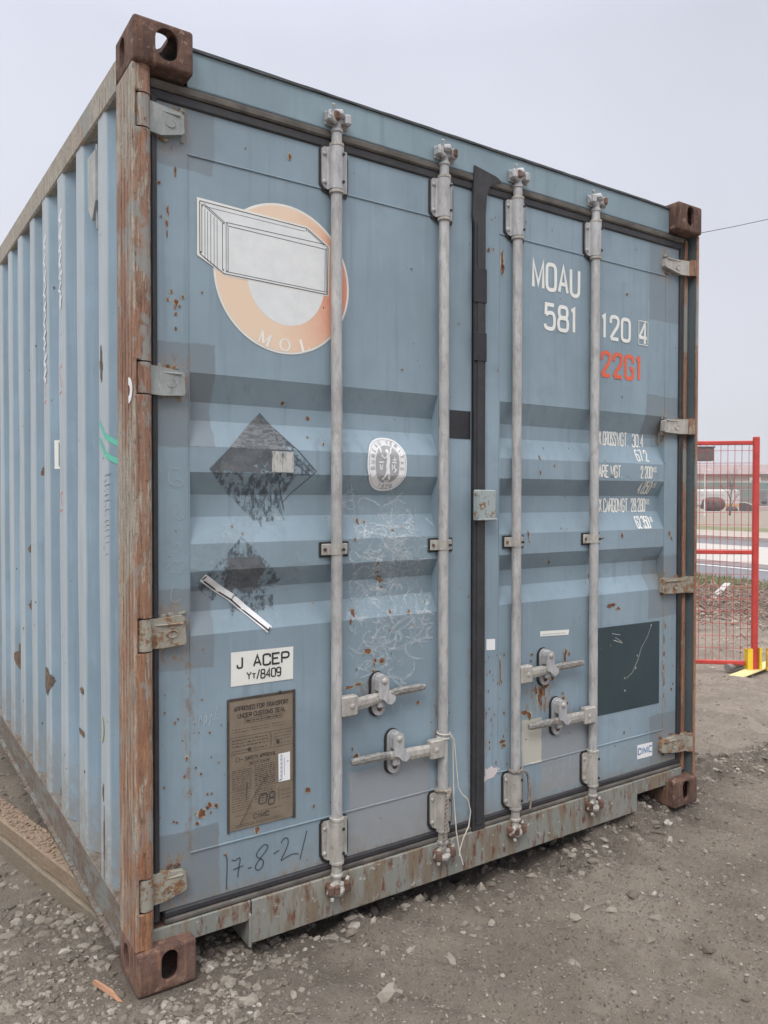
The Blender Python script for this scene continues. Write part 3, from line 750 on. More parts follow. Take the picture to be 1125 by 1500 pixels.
# handles
M_grip = (lambda g: g.done(g.mix(g.step(g.noise(160, 5, .7, st=(.4, 1, 1)), .35, .75), (.17, .165, .155), (.40, .39, .36)), .55, .2, g.noise(120), .25, .0006))(G('grip_steel'))
def handle(bi, s, z0, z1, xe, xr, zr0, zr1):
    """s=+1: the lever runs to +x from its bar; xr: retainer"""
    bar = bars[bi]; bx = BX[bi]; mb = MB()
    a, b = sorted((bx+s*.008, bx+s*.066)); mb.box(a, b, .017, .046, z0-.032, z0+.032, b=.004)
    mb.sphere((bx+s*.044, .017, z0-.001), .009, n=10, sc=(1, .5, 1))
    hub = mb.build('handle_hub', M_worn, bar)
    mb = MB()
    L = [(bx+s*.060, z0, .018), (xr-s*.055, z0+(z1-z0)*.18, .019), (xr, z0+(z1-z0)*.55, .014), (xr+s*.03, z0+(z1-z0)*.75, .012)]
    K = [(xr+s*.03, z0+(z1-z0)*.75, .012), (xr+s*.075, z0+(z1-z0)*.95, .0135), (xe-s*.02, z1, .0125), (xe, z1, .009)]
    for q, m in ((L, 0), (K, 1)):
        v = []
        for (x_, z_, h) in q: v += [(x_, .027, z_-h), (x_, .023, z_-h*.3), (x_, .023, z_+h*.5), (x_, .027, z_+h), (x_, .035, z_+h), (x_, .035, z_-h)]
        n = 6; f = [(i*n+j, i*n+(j+1) % n, (i+1)*n+(j+1) % n, (i+1)*n+j) for i in range(len(q)-1) for j in range(n)] + [tuple(range(n)), tuple(range((len(q)-1)*n, len(q)*n))]
        mb.add(v, f, m)
    mb.build('handle', [M_worn, M_grip], bar)
    # retainer: rounded base plate, hinged catch above the lever
    def stad(cx, c0, c1, r): return [(cx+r*math.cos(t), c1-r+r*math.sin(t)) for t in [math.pi*i/10 for i in range(11)]]+[(cx+r*math.cos(t), c0+r+r*math.sin(t)) for t in [math.pi+math.pi*i/10 for i in range(11)]]
    mb = MB(); mb.prism(stad(xr-.003, zr0-.004, zr1+.004, .030), .0560, .0598); mb.build('retainer_pad', M_black, bar)
    mb = MB(); mb.prism(stad(xr, zr0, zr1, .025), .048, .0555); mb.box(xr-.014, xr+.014, .030, .048, zr0+.028, zr0+.060, b=.004); mb.build('retainer', M_galv, bar)
    mb = MB(); zt = zr1-.024
    P = [(xr-.019, zt+.004), (xr-.015, zt+.016), (xr, zt+.022), (xr+.015, zt+.016), (xr+.019, zt+.004), (xr+.020, zt-.030), (xr+.030, zt-.046), (xr+.046, zt-.052), (xr+.043, zt-.068), (xr+.030, zt-.078), (xr+.014, zt-.074), (xr-.002, zt-.058), (xr-.018, zt-.054), (xr-.020, zt-.040)]
    mb.prism(P, .018, .022); mb.prism(P[:6]+[(xr-.018, zt-.030)], .0225, .046)
    mb.build('catch', M_galv, bar)
    mb = MB(); mb.sphere((xr+.001, .018, zt+.002), .0105, n=14, sc=(1, .7, 1)); mb.build('catch_rivet', M_worn, bar)
    mb = MB(); mb.sphere((xr+.002, .047, zr0+.022), .009, n=12, sc=(1, .6, 1)); mb.build('retainer_rivet', M_lugr, bar)
handle(0, 1, .680, .700, .966, .795, .625, .765)
handle(1, -1, .482, .497, .678, .855, .425, .568)
handle(2, 1, .684, .690, .175+1.563, 1.548, .624, .762)
handle(3, -1, .480, .484, 1.446, 1.615, .423, .566)

# lock protector on the centre seam
mb = MB(); mb.box(1.185, 1.283, .030, .0435, 1.254, 1.362, b=.004); mb.box(1.185, 1.19, .016, .031, 1.262, 1.355, b=.002); mb.box(1.185, 1.283, .022, .031, 1.254, 1.26, b=.002)
lk = mb.build('lock_box', (lambda g: g.done(g.mix(g.step(g.noise(28, 6, .75), .52, .6), (.30, .35, .35), g.ramp(g.noise(60), [(.3, RUST_D), (.7, (.35, .2, .1))])), .75, 0, g.noise(40), .5, .002))(G('lock_box_paint')), doorR)

# ------------------------------------------------------------------ markings on the right door
mb = MB()
text(mb, 'MOAU', 1.489, 1.735, 2.123, 2.219, .0145, on_door, gap=2.6); text(mb, '581', 1.552, 1.722, 1.978, 2.067, .0145, on_door, gap=3)
text(mb, '120', 1.872, 2.036, 1.979, 2.067, .0145, on_door, gap=2.8); text(mb, '4', 2.101, 2.146, 1.981, 2.066, .014, on_door)
for a, b in (((2.094, 1.975), (2.153, 1.975)), ((2.153, 1.975), (2.153, 2.073)), ((2.153, 2.073), (2.094, 2.073)), ((2.094, 2.073), (2.094, 1.975))): ribbon(mb, [a, b], .003, on_door, .0016)
mb.build('serial_number', M_white, doorR)
mb = MB(); text(mb, '22G1', 1.870, 2.112, 1.828, 1.917, .0165, on_door, gap=3); mb.build('size_code', M_redlet, doorR)
mb = MB(); S = .008; wd = .0060
def wrow(words, k):
    for t_, a, b, c, d2, w_ in words:
        f = lambda q: -.575+(q+.575)*k
        h = lambda q: 1.331+(q-1.331)*k
        text(mb, t_, f(a), f(b), h(c), h(d2), w_, on_door, seg=S, gap=2.4)
kr, kf, ks = 2.137/2.115, 2.101/2.115, 2.119/2.115      # lettering sits in recesses, on crests, on slopes
wrow([('MAX.GROSS', 1.8365, 1.972, 1.550, 1.602, wd), ('WGT.', 1.980, 2.050, 1.550, 1.602, wd), ('30.4', 2.076, 2.145, 1.549, 1.599, wd)], kr)
wrow([('67.2', 2.098, 2.172, 1.490, 1.535, wd), ('4.850', 2.118, 2.190, 1.354, 1.402, wd), ('LBS', 2.196, 2.220, 1.380, 1.398, .0026), ('62.350', 2.098, 2.184, 1.208, 1.255, wd), ('LBS', 2.189, 2.211, 1.234, 1.252, .0026)], ks)
wrow([('TARE', 1.850, 1.928, 1.419, 1.466, wd), ('WGT.', 1.944, 2.014, 1.419, 1.466, wd), ('2.200', 2.134, 2.206, 1.419, 1.466, wd), ('KGS', 2.212, 2.236, 1.445, 1.465, .0026)], kf)
wrow([('MAX.CARGO', 1.8365, 1.984, 1.278, 1.330, wd), ('WGT.', 1.990, 2.058, 1.278, 1.330, wd), ('28.280', 2.072, 2.160, 1.278, 1.330, wd), ('KGS', 2.166, 2.188, 1.308, 1.328, .0026)], kr)
mb.build('weight_lettering', M_white, doorR)
# dark rectangle, stickers
g = G('dark_green_film'); x_, y_, z_ = g.xyz()
cc = g.ramp(g.noise(6, 5, .6, st=(1, 1, .5)), [(.3, (.016, .036, .045)), (.7, (.028, .055, .064))]); cc = g.mix(g.math('MULTIPLY', g.step(g.noise(34, 6, .8, st=(4, 1, .4)), .62, .72), .3), cc, (.13, .18, .20))
M_green = g.done(cc, .42)
mb = MB(); poly(mb, [(1.852, .454), (2.246, .450), (2.246, .806), (1.852, .810)], on_door); gp = mb.build('dark_panel_sticker', M_green, doorR)
mb = MB(); ribbon(mb, [(2.19, .79), (2.165, .745), (2.125, .70), (2.105, .655), (2.07, .605), (2.03, .585)], .0022, on_door, .0004); ribbon(mb, [(1.95, .752), (2.005, .735)], .003, on_door, .0004); ribbon(mb, [(1.96, .762), (2.00, .742)], .0018, on_door, .0005)
for p in ((2.02, .587), (2.19, .792), (2.10, .672), (2.022, .535), (2.09, .62)): blob(mb, *p, .004, .004, on_door, off=.0006, n=7)
mb.build('scratch', simple('scratch_pale', (.38, .38, .33), .8), gp)
mb = MB(); poly(mb, [(2.104, .232), (2.203, .230), (2.203, .289), (2.104, .292)], on_door); ms = mb.build('maker_sticker', M_wstick, doorR)
mb = MB(); text(mb, 'C', 2.110, 2.126, .250, .275, .0052, on_door); text(mb, 'I', 2.1330, 2.1375, .250, .275, .0052, on_door); text(mb, 'M', 2.1465, 2.169, .250, .275, .0050, on_door)
P = [tuple(float(t) for t in q.split(',')) for q in '~6,7.2 5.8,10 0.2,10.2 0,7 0,3 .2,-.2 5.8,0 6,2.8'[1:].split()]
P = [(2.180+p[0]*.0032, .250+p[1]*.0025) for p in chaikin(P)]; P = [p for p in P if p[0] < 2.1985]
ribbon(mb, [p for p in P], .0052, on_door, .0002)
for v in mb.v: pass
o = mb.build('maker_lettering', simple('blue_ink', (.05, .17, .38), .5), ms)
for v in o.data.vertices: v.co.y -= .0006
mb = MB(); poly(mb, [(1.533, .808), (1.686, .800), (1.690, .820), (1.533, .828)], on_door); st = mb.build('worn_sticker', M_paper, doorR)
mb = MB()
for i in range(9): ribbon(mb, [(1.548+.014*i, .8135-.0006*i), (1.556+.014*i, .8145-.0006*i)], .003, on_door, .0005)
mb.build('faded_print', M_greyink, st)
mb = MB(); poly(mb, [(1.264, .785), (1.306, .782), (1.306, .822), (1.264, .825)], on_door); mb.build('paper_square', M_wstick, doorR)
mb = MB(); poly(mb, [(1.254, .306), (1.268, .315), (1.30, .318), (1.318, .333), (1.332, .343), (1.322, .35), (1.30, .352), (1.292, .362), (1.27, .352), (1.26, .358), (1.262, .33), (1.252, .325)][::-1], on_door); mb.build('torn_paper', white_paint('torn_paper', (.62, .56, .55), .3, (.4, .3, .3), 30), doorR)

# ------------------------------------------------------------------ markings on the left door
# round emblem: printed disc, container drawing and lettering (its cartoon figure is left out)
g = G('emblem_disc'); x_, y_, z_ = g.xyz()
t = g.math('ADD', g.math('MULTIPLY', g.math('SUBTRACT', x_, .40), 2.6), g.math('MULTIPLY', g.math('SUBTRACT', g.noise(40, 4, .6), .5), .25))
t = g.math('SUBTRACT', t, g.math('MULTIPLY', g.math('ABSOLUTE', g.math('SUBTRACT', z_, 1.95)), .9))
M_disc = g.done(g.ramp(t, [(.0, (.72, .56, .42)), (.30, (.70, .46, .33)), (.65, (.66, .26, .17))]), .5)
M_box = simple('emblem_white', (.66, .68, .68), .5, .06, 30)
mb = MB(); poly(mb, ellipse(.463, 1.987, .224, .223, 72), on_door, 0)
poly(mb, [(.191, 2.174), (.54, 2.159), (.618, 2.112), (.613, 1.958), (.275, 1.968), (.191, 2.013)][::-1], on_door, .0008)
emb = mb.build('round_emblem', M_paper if False else white_paint('emblem_border', (.74, .73, .68), .1), doorL)
mb = MB(); poly(mb, ellipse(.463, 1.987, .217, .216, 72), on_door, .0004); mb.build('emblem_disc', M_disc, emb)
mb = MB(); poly(mb, ellipse(.470, 1.985, .128, .135, 60), on_door, .0006); poly(mb, [(.198, 2.167), (.538, 2.154), (.6115, 2.109), (.609, 1.962), (.271, 1.972), (.198, 2.017)][::-1], on_door, .0011)
mb.build('emblem_ground', M_box, emb)
mb = MB()
def ln(pts, wd=.0018, off=.0014): ribbon(mb, pts, wd, on_door, off)
ln([(.199, 2.165), (.199, 2.018)], .0022); ln([(.199, 2.018), (.271, 1.973)], .0022); ln([(.271, 1.973), (.609, 1.963)], .0022); ln([(.609, 1.963), (.611, 2.109)], .0022); ln([(.611, 2.109), (.538, 2.153)], .0022); ln([(.538, 2.153), (.199, 2.165)], .0022)
ln([(.205, 2.158), (.205, 2.022)]); ln([(.207, 2.157), (.266, 2.118)]); ln([(.211, 2.160), (.274, 2.118)]); ln([(.266, 2.118), (.266, 1.982)]); ln([(.277, 2.112), (.277, 1.980)]); ln([(.283, 2.108), (.283, 1.980)])
ln([(.277, 2.120), (.600, 2.116)]); ln([(.281, 2.111), (.600, 2.101)]); ln([(.540, 2.147), (.598, 2.112)]); ln([(.601, 2.102), (.600, 1.969)]); ln([(.606, 2.100), (.606, 1.969)]); ln([(.283, 1.980), (.600, 1.970)]); ln([(.214, 2.152), (.53, 2.143)], .0012)
for x in (.214, .222, .231, .241, .250): zz = 2.150-(x-.206)*.62; ln([(x, zz), (x, 2.010-(x-.206)*.62)], .0014)
for (a, b) in ((.206, 2.152), (.270, 2.116), (.2795, 2.116), (.605, 2.103), (.605, 1.970), (.202, 2.022), (.268, 1.983), (.2795, 1.981), (.535, 2.147)): poly(mb, ellipse(a, b, .0019, .0028, 8), on_door, .0019)
mb.build('emblem_drawing', M_ink, emb)
mb = MB()
def serif(ch, cx, cz, rot, h=.038):
    D = {'M': [([(-.40, 0), (-.40, 1)], .09), ([(-.40, 1), (0, .1)], .2), ([(0, .1), (.40, 1)], .08), ([(.40, 1), (.40, 0)], .2), ([(-.55, 0), (-.25, 0)], .05), ([(.22, 0), (.58, 0)], .05), ([(-.56, 1), (-.32, 1)], .05), ([(.32, 1), (.58, 1)], .05)],
         'L': [([(-.2, 0), (-.2, 1)], .2), ([(-.40, 1), (.02, 1)], .05), ([(-.40, 0), (.42, 0)], .07), ([(.40, 0), (.44, .26)], .07)]}
    ca, sa = math.cos(rot), math.sin(rot); k = 0
    for P, wd_ in D[ch]:
        ribbon(mb, [(cx+(a*ca-(b-.5)*sa)*h, cz+(a*sa+(b-.5)*ca)*h) for a, b in P], wd_*h, on_door, .0010+.0001*k); k += 1
serif('M', .397, 1.803, -.38, .036); serif('L', .527, 1.797, .30, .036)
n = 36; v = []
for i in range(n):
    a = 2*math.pi*i/n
    for r1, r2 in ((.0185, .019), (.0125, .0155)): v.append(on_door(.463+r1*math.cos(a), 1.7915+r2*math.sin(a), .001))
mb.add(v, [(2*i, 2*i+1, (2*i+3) % (2*n), (2*i+2) % (2*n)) for i in range(n)])
mb.build('emblem_lettering', white_paint('emblem_lettering', (.86, .84, .80), .12, (.7, .45, .32), 70), emb)

# inspection body seal, draped over the corrugation
def seal_r(a):   # rounded oval
    return (abs(math.cos(a))**2.6+abs(math.sin(a))**2.6)**(-1/2.6)
def oval_in(k): return lambda x, z: ((abs((x-.8335)/(.0775*k)))**2.5+(abs((z-1.4435)/(.0875*k)))**2.5) < 1
def oval_patch(mb, k, kx, off, m):
    n = 44; rings = 7; v = [on_door(.8335, 1.4435, off)]
    for r in range(1, rings+1):
        for i in range(n):
            a = 2*math.pi*i/n; q = (abs(math.cos(a))**2.4+abs(math.sin(a))**2.4)**(-1/2.4)*r/rings
            v.append(on_door(.8335+.0775*kx*q*math.cos(a), 1.4435+.0875*k*q*math.sin(a), off))
    f = [(0, 1+i, 1+(i+1) % n) for i in range(n)] + [(1+(r-1)*n+i, 1+r*n+i, 1+r*n+(i+1) % n, 1+(r-1)*n+(i+1) % n) for r in range(1, rings) for i in range(n)]
    mb.add(v, f, m)
mb = MB(); oval_patch(mb, 1, 1, .002, 0); seal = mb.build('inspection_seal', M_wstick, doorL)
mb = MB(); oval_patch(mb, .70, .60, .0036, 0)
for k_, kx_ in ((.925, .92),):
    P = []
    for i in range(60):
        a = 2*math.pi*i/60; q = (abs(math.cos(a))**2.4+abs(math.sin(a))**2.4)**(-1/2.4); P.append((.8335+.0775*kx_*q*math.cos(a), 1.4435+.0875*k_*q*math.sin(a)))
    ribbon(mb, P, .0012, on_door, .003, 0, True)
def arc_text(s, a0, a1, kx, kz, h, wd_):
    for i, c in enumerate(s):
        if c == ' ': continue
        a = a0+(a1-a0)*i/(len(s)-1); q = (abs(math.cos(a))**2.4+abs(math.sin(a))**2.4)**(-1/2.4)
        cx, cz = .8335+.0775*kx*q*math.cos(a), 1.4435+.0875*kz*q*math.sin(a)
        rot = a-math.pi/2 if a1 < a0 else a+math.pi/2
        x0, z0 = -h*.30, -h/2; cr_, sr_ = math.cos(rot), math.sin(rot)
        pl = lambda x, z, o: on_door(cx+x*cr_-z*sr_, cz+x*sr_+z*cr_, o+.0034)
        text(mb, c, x0, x0+h*.6, z0, z0+h, wd_, pl)
arc_text('BUREAU VERITAS', math.pi*1.06, -math.pi*.06, .75, .83, .0125, .0021); arc_text('1828', math.pi*1.37, math.pi*1.63, .7, .845, .0125, .0021)
mb.build('seal_print', simple('seal_grey', (.34, .35, .36), .5, .1, 40), seal)
mb = MB(); o_ = .0046     # standing allegorical figure with torch, scales and anchor base
def sk(pts, wd_): ribbon(mb, pts, wd_, on_door, o_+.0001*rnd.randint(0, 4))
sk([(.834, 1.478), (.836, 1.455), (.832, 1.43)], .013); sk([(.834, 1.434), (.828, 1.41), (.816, 1.392)], .008); sk([(.836, 1.434), (.838, 1.41), (.842, 1.393)], .008)
sk([(.836, 1.474), (.845, 1.482), (.849, 1.494), (.856, 1.499)], .005); sk([(.832, 1.470), (.82, 1.462), (.812, 1.468), (.808, 1.484)], .004); poly(mb, ellipse(.832, 1.486, .006, .007, 10), on_door, o_); poly(mb, ellipse(.808, 1.492, .0038, .009, 10), on_door, o_)
for a, b in ((.800, .818), (.850, .868)): sk([(a, 1.449), (b, 1.449)], .005)
sk([(.803, 1.442), (.806, 1.424)], .005); sk([(.813, 1.442), (.810, 1.424)], .004); sk([(.850, 1.443), (.851, 1.424)], .004); sk([(.862, 1.443), (.857, 1.434), (.866, 1.424), (.858, 1.416)], .0045)
sk([(.852, 1.459), (.860, 1.455), (.868, 1.461)], .0035); sk([(.860, 1.457), (.860, 1.468)], .003)
sk([(.812, 1.379), (.832, 1.384), (.854, 1.379)], .003); sk([(.824, 1.388), (.844, 1.388)], .003)
mb.build('seal_figure', M_wstick, seal)

# hazard-diamond remnants
mb = MB()
def dia(cx, cz, r): return lambda x, z: abs(x-cx)+abs(z-cz) < r
D1 = dia(.396, 1.415, .172)
noi = lambda x, z: .02*mnoise.noise(Vector((x*30, z*30, 3)))
grid_poly(mb, lambda x, z: D1(x, z) and z > 1.408+noi(x, z) and x < .455+noi(z, x)*1.5 + (.06 if z > 1.49 else 0), .22, .57, 1.24, 1.59, .0035, on_door, .0002, 0)
grid_poly(mb, lambda x, z: D1(x, z) and x >= .44 and z > 1.40, .22, .57, 1.24, 1.59, .0035, on_door, .0003, 1)
grid_poly(mb, lambda x, z: (D1(x, z) and z <= 1.408+noi(x, z) and x < .40) or (z <= 1.408 and z > 1.26 and .33 < x < .50 and abs(x-.41) < (z-1.2)*.45), .22, .57, 1.24, 1.43, .0035, on_door, .0003, 1)
for a, b in (((.57, 1.415), (.47, 1.318)), ((.396, 1.587), (.57, 1.415)), ((.46, 1.47), (.55, 1.40)), ((.47, 1.48), (.56, 1.41)), ((.44, 1.405), (.47, 1.33))): ribbon(mb, [a, b], .0025, on_door, .0004, 2, seg=.01)
for i in range(12):
    x = rnd.uniform(.33, .47); z = rnd.uniform(1.30, 1.39); dxx = (x-.39)*.4; ribbon(mb, [(x, z), (x+dxx*.6, z-rnd.uniform(.02, .07))], .0016, on_door, .0005, 2, seg=.01)
D2 = dia(.325, 1.085, .135)
grid_poly(mb, lambda x, z: (D2(x, z) and z > 1.04+noi(x, z)) , .19, .47, 1.0, 1.22, .0035, on_door, .0002, 1)
grid_poly(mb, lambda x, z: D2(x, z) and .28 < x < .39+noi(x, z) and 1.055+noi(z, x) < z < 1.16, .19, .47, .96, 1.22, .0035, on_door, .0004, 0)
grid_poly(mb, lambda x, z: .30 < x < .44 and .99+noi(x, z) < z < 1.04, .3, .44, .97, 1.05, .0035, on_door, .0004, 1)
grid_poly(mb, lambda x, z: D1(x, z) and z > 1.478 and x < .47, .22, .57, 1.47, 1.57, .0035, on_door, .0008, 3)
M_line = simple('film_line', (.07, .085, .10), .7)
mb.build('placard_remnant', [M_film, M_film2, M_line, M_film3], doorL, fix=False)
mb = MB(); grid_poly(mb, lambda x, z: True, .420, .492, 1.409, 1.472, .008, on_door, .0010, 0); mb.build('film_remnant', M_cream, doorL)
# bent white strip
mb = MB()
def bent(mb, P, wd_, off): 
    ribbon(mb, P, wd_, on_door, off, 0, seg=.004)
bent(mb, [(.208, 1.106), (.256, 1.072), (.300, 1.043), (.345, 1.003), (.412, .939)], .024, .0018); sp = mb.build('bent_strip', M_wstick, doorL)
mb = MB(); bent(mb, [(.214, 1.094), (.258, 1.063), (.302, 1.034), (.347, .993), (.407, .938)], .0046, .0034); bent(mb, [(.208, 1.098), (.219, 1.108)], .004, .0037); bent(mb, [(.405, .936), (.413, .947)], .004, .0037); bent(mb, [(.302, 1.030), (.311, 1.044), (.322, 1.046)], .0024, .0040)
mb.build('strip_line', M_ink, sp)
# J ACEP sticker
mb = MB(); poly(mb, [(.288, .784), (.489, .782), (.490, .881), (.289, .884)], on_door, .0004); ac = mb.build('approval_sticker', M_paper, doorL)
mb = MB(); pl = lambda x, z, o: on_door(x, z, o+.0008)
text(mb, 'J', .307, .327, .837, .866, .0055, pl); text(mb, 'ACEP', .360, .474, .836, .867, .0055, pl, gap=2.0)
text(mb, 'Y', .338, .352, .800, .820, .0036, pl); text(mb, 'T', .355, .366, .800, .814, .0034, pl); text(mb, '/8409', .370, .447, .798, .823, .0040, pl, gap=2.2)
mb.build('sticker_lettering', M_ink, ac)
# customs plate
mb = MB(); mb.box(.280, .492, .0575, .0603, .361, .745, b=.001); M_plate = simple('plate_brown', (.22, .175, .13), .5, .16, 22, metal=.2); plate = mb.build('data_plate', M_plate, doorL)
py = .0575
ppl = lambda x, z, o: (x, py-.0004-o, z)
mb = MB()
text(mb, 'APPROVED FOR TRANSPORT', .297, .473, .711, .7235, .0026, ppl, gap=1.9); text(mb, 'UNDER CUSTOMS SEAL', .309, .462, .690, .702, .0026, ppl, gap=1.9)
text(mb, 'SAFETY APPROVAL', .332, .432, .563, .573, .0022, ppl); ribbon(mb, ellipse(.308, .568, .0055, .0065, 16), .0018, ppl, 0, 0, True); ribbon(mb, [(.314, .568), (.326, .568)], .0018, ppl)
text(mb, 'CIMC', .358, .406, .3845, .3975, .0026, ppl, gap=3.2)
# ruled boxes
for P in ([(.285, .634), (.488, .634)], [(.285, .586), (.488, .586)], [(.285, .476), (.488, .476)], [(.412, .634), (.412, .586)], [(.416, .628), (.416, .592)], [(.330, .672), (.452, .672)], [(.330, .684), (.452, .684)], [(.330, .684), (.330, .672)], [(.452, .684), (.452, .672)], [(.34, .556), (.415, .556)], [(.34, .546), (.415, .546)], [(.440, .462), (.440, .420)]): ribbon(mb, P, .0012, ppl)
# unreadable small print: fine broken lines
def small(x0, x1, z, wd_=.0016):
    x = x0
    while x < x1:
        l = rnd.uniform(.004, .013); ribbon(mb, [(x, z), (min(x1, x+l), z+rnd.uniform(-.0003, .0003))], wd_*rnd.uniform(.6, 1.3), ppl); x += l+rnd.uniform(.0015, .004)
small(.335, .447, .678, .0048)
for z in (.657, .649): small(.290, .345, z); small(.350, .408, z); small(.418, .462, z)
for z in (.625, .616, .607, .594): small(.290, .405, z, .0024); small(.424, .482, z, .0018)
small(.345, .41, .551, .0042)
for i in range(11): small(.290, .352, .536-.0058*i*.95, .0018)
for i in range(11): small(.362, .428, .540-.0058*i, .0026)
for i in range(8): small(.290, .350, .468-.007*i, .0016)
for i in range(6): small(.362, .430, .468-.007*i, .0022)
for z in (.45, .437, .426): small(.448, .480, z)
for z in (.403, .375, .370): small(.300, .45, z, .0015)
mb.build('plate_print', M_inkf, plate)
mb = MB()
for a, b, c, d_ in ((.276, .283, .357, .748), (.4865, .496, .357, .75), (.283, .4865, .741, .749)): mb.box(a, b, .0563, .0605, c, d_, b=.001)
mb.build('plate_frame', simple('plate_edge', (.055, .045, .038), .7, .4, 30), plate)
M_rd = simple('rivet_dark', (.04, .035, .03), .8)
for x, z in ((.345, .594), (.437, .601), (.445, .747)): MB().sphere((x, py, z), .006, n=8, sc=(1, .5, 1)).build('plate_rivet', M_rd, plate)
mb = MB(); poly(mb, [(.439, .477), (.477, .477), (.477, .563), (.438, .562)], lambda x, z, o: (x, py-.0012, z)); bs_ = mb.build('barcode_sticker', M_wstick, plate)
mb = MB(); pp = lambda x, z, o: (x, py-.0016-o, z)
for i in range(19): ribbon(mb, [(.4445, .484+.0040*i), (.452, .484+.0040*i)], .0016 if i % 3 else .0026, pp)
ribbon(mb, [(.458, .495), (.458, .548)], .0016, pp); blob(mb, .469, .535, .0022, .003, pp, n=8); blob(mb, .444, .482, .0022, .003, pp, n=8)
mb.build('barcode_print', simple('barcode_blue', (.25, .28, .42), .6), plate)
mb = MB(); text(mb, '0', .374, .398, .424, .452, .0030, pp, slant=.15); text(mb, '8', .405, .424, .416, .452, .0030, pp, slant=.1)
ribbon(mb, [(.337, .497), (.335, .45)], .0022, pp); ribbon(mb, [(.405, .505), (.38, .48), (.355, .445), (.33, .40), (.312, .372)], .0016, pp)
mb.build('pen_scrawl', simple('pen', (.06, .06, .06), .5), plate)
# 17-8-21 in pencil
mb = MB(); W_ = .0030
def hand(P, wd_=W_): ribbon(mb, chaikin(P, 2), wd_, on_door, .0003)
hand([(.266, .296), (.272, .300), (.276, .285), (.275, .245), (.273, .196)]); hand([(.290, .278), (.300, .272), (.318, .282), (.312, .25), (.308, .222)]); hand([(.294, .248), (.326, .252)]); hand([(.340, .240), (.352, .240)])
hand([(.392, .298), (.378, .288), (.366, .275), (.372, .262), (.392, .252), (.388, .230), (.370, .224), (.362, .238), (.375, .255), (.398, .276), (.408, .292), (.392, .298)])
hand([(.424, .262), (.442, .268)]); hand([(.448, .288), (.456, .300), (.470, .300), (.474, .284), (.462, .258), (.444, .232), (.462, .240), (.490, .246), (.508, .240)]); hand([(.536, .305), (.524, .262), (.512, .222)])
mb.build('handwritten_date', M_pencil, doorL)

# chalk scribbles and scuffs
mb = MB()
def curl(cx, cz, s, wd_, mi=0, mb=mb):
    a = rnd.uniform(0, 6.28); c = rnd.uniform(-1.4, 1.4); P = [(cx, cz)]
    for i in range(rnd.randint(5, 10)):
        a += c*rnd.uniform(.2, .9); c += rnd.uniform(-.35, .35); P.append((P[-1][0]+s*math.cos(a), P[-1][1]+s*.8*math.sin(a)))
    P = [p for p in P if .68 < p[0] < 1.035]
    if len(P) > 2: ribbon(mb, chaikin(P, 2), wd_, on_door, .0003+.00003*rnd.randint(0, 9), mi, seg=.008, taper=True)
for (cx, cz, sx, sz, n) in ((.79, 1.32, .06, .02, 7), (.84, 1.27, .10, .03, 10), (.75, 1.20, .05, .03, 12), (.90, 1.19, .06, .04, 24), (.83, 1.13, .07, .03, 18), (.83, 1.08, .09, .015, 16),
                            (.86, 1.02, .05, .03, 10), (.78, .96, .07, .03, 12), (.93, .94, .05, .05, 18), (.80, .90, .06, .04, 12), (.90, .87, .08, .02, 12), (.80, .82, .05, .04, 14), (.84, .77, .03, .02, 6)):
    for _ in range(n): curl(rnd.gauss(cx, sx), rnd.gauss(cz, sz), rnd.uniform(.008, .02), rnd.uniform(.003, .011))
def smear(x, z): return mnoise.noise(Vector((x*9, z*9, 5.5))) > -.05 and ((x-.85)/.17)**2+((z-1.06)/.30)**2 < 1
grid_poly(mb, smear, .69, 1.03, .76, 1.36, .012, on_door, .0002, 1)
def smear3(x, z): return mnoise.noise(Vector((x*16, z*22, 1.5))) > .08 and ((x-.86)/.15)**2+((z-1.05)/.27)**2 < 1
grid_poly(mb, smear3, .69, 1.03, .78, 1.33, .008, on_door, .0004, 2)
def smear2(x, z): return mnoise.noise(Vector((x*7, z*7, 9.5))) > 0 and ((x-.40)/.24)**2+((z-1.17)/.13)**2 < 1
grid_poly(mb, smear2, .17, .6, 1.05, 1.31, .012, on_door, .0001, 1)
join(doorL, mb.build('scuff_marks', [M_scuff, M_haze2, M_smear3], doorL, fix=False))
mb = MB()
def scr(P, wd_=.0015): ribbon(mb, chaikin(P, 2), wd_, on_door, .0006, seg=.01)
for k in range(1):
    scr([(.120, 1.36), (.105, 1.385), (.112, 1.41), (.135, 1.415), (.145, 1.40)]); scr([(.11, 1.37), (.13, 1.36), (.15, 1.37), (.14, 1.385), (.12, 1.38)])
scr([(.115, 1.30), (.13, 1.32), (.14, 1.30), (.12, 1.28), (.14, 1.27), (.15, 1.28)]); scr([(.12, 1.20), (.135, 1.21), (.14, 1.19), (.12, 1.18)]); scr([(.10, 1.14), (.125, 1.16), (.15, 1.145), (.14, 1.12), (.11, 1.13)]); scr([(.12, 1.09), (.11, 1.06), (.12, 1.04), (.14, 1.05)])
for (a, b) in ((.19, .70), (.205, .70), (.222, .70)): scr([(a, b-.018), (a+.006, b+.02), (a+.012, b), (a+.004, b-.008)])
scr([(.235, .685), (.244, .725), (.247, .735)]); scr([(.232, .698), (.25, .70)]); scr([(.865, .65), (.87, .672), (.86, .668), (.856, .63), (.862, .622)]); scr([(.885, .648), (.895, .642), (.888, .636)]); scr([(.695, .425), (.695, .39)])
for x, a, b in ((1.59, .275, .31), (1.62, .28, .325), (1.655, .25, .32), (1.69, .25, .33)): scr([(x, a), (x+.012, b)], .002)
scr([(1.56, .318), (1.70, .322)], .0025); scr([(1.94, .78), (1.99, .77)], .002)
join(doorL, mb.build('chalk_marks', simple('chalk', (.36, .42, .46), .9), doorL))

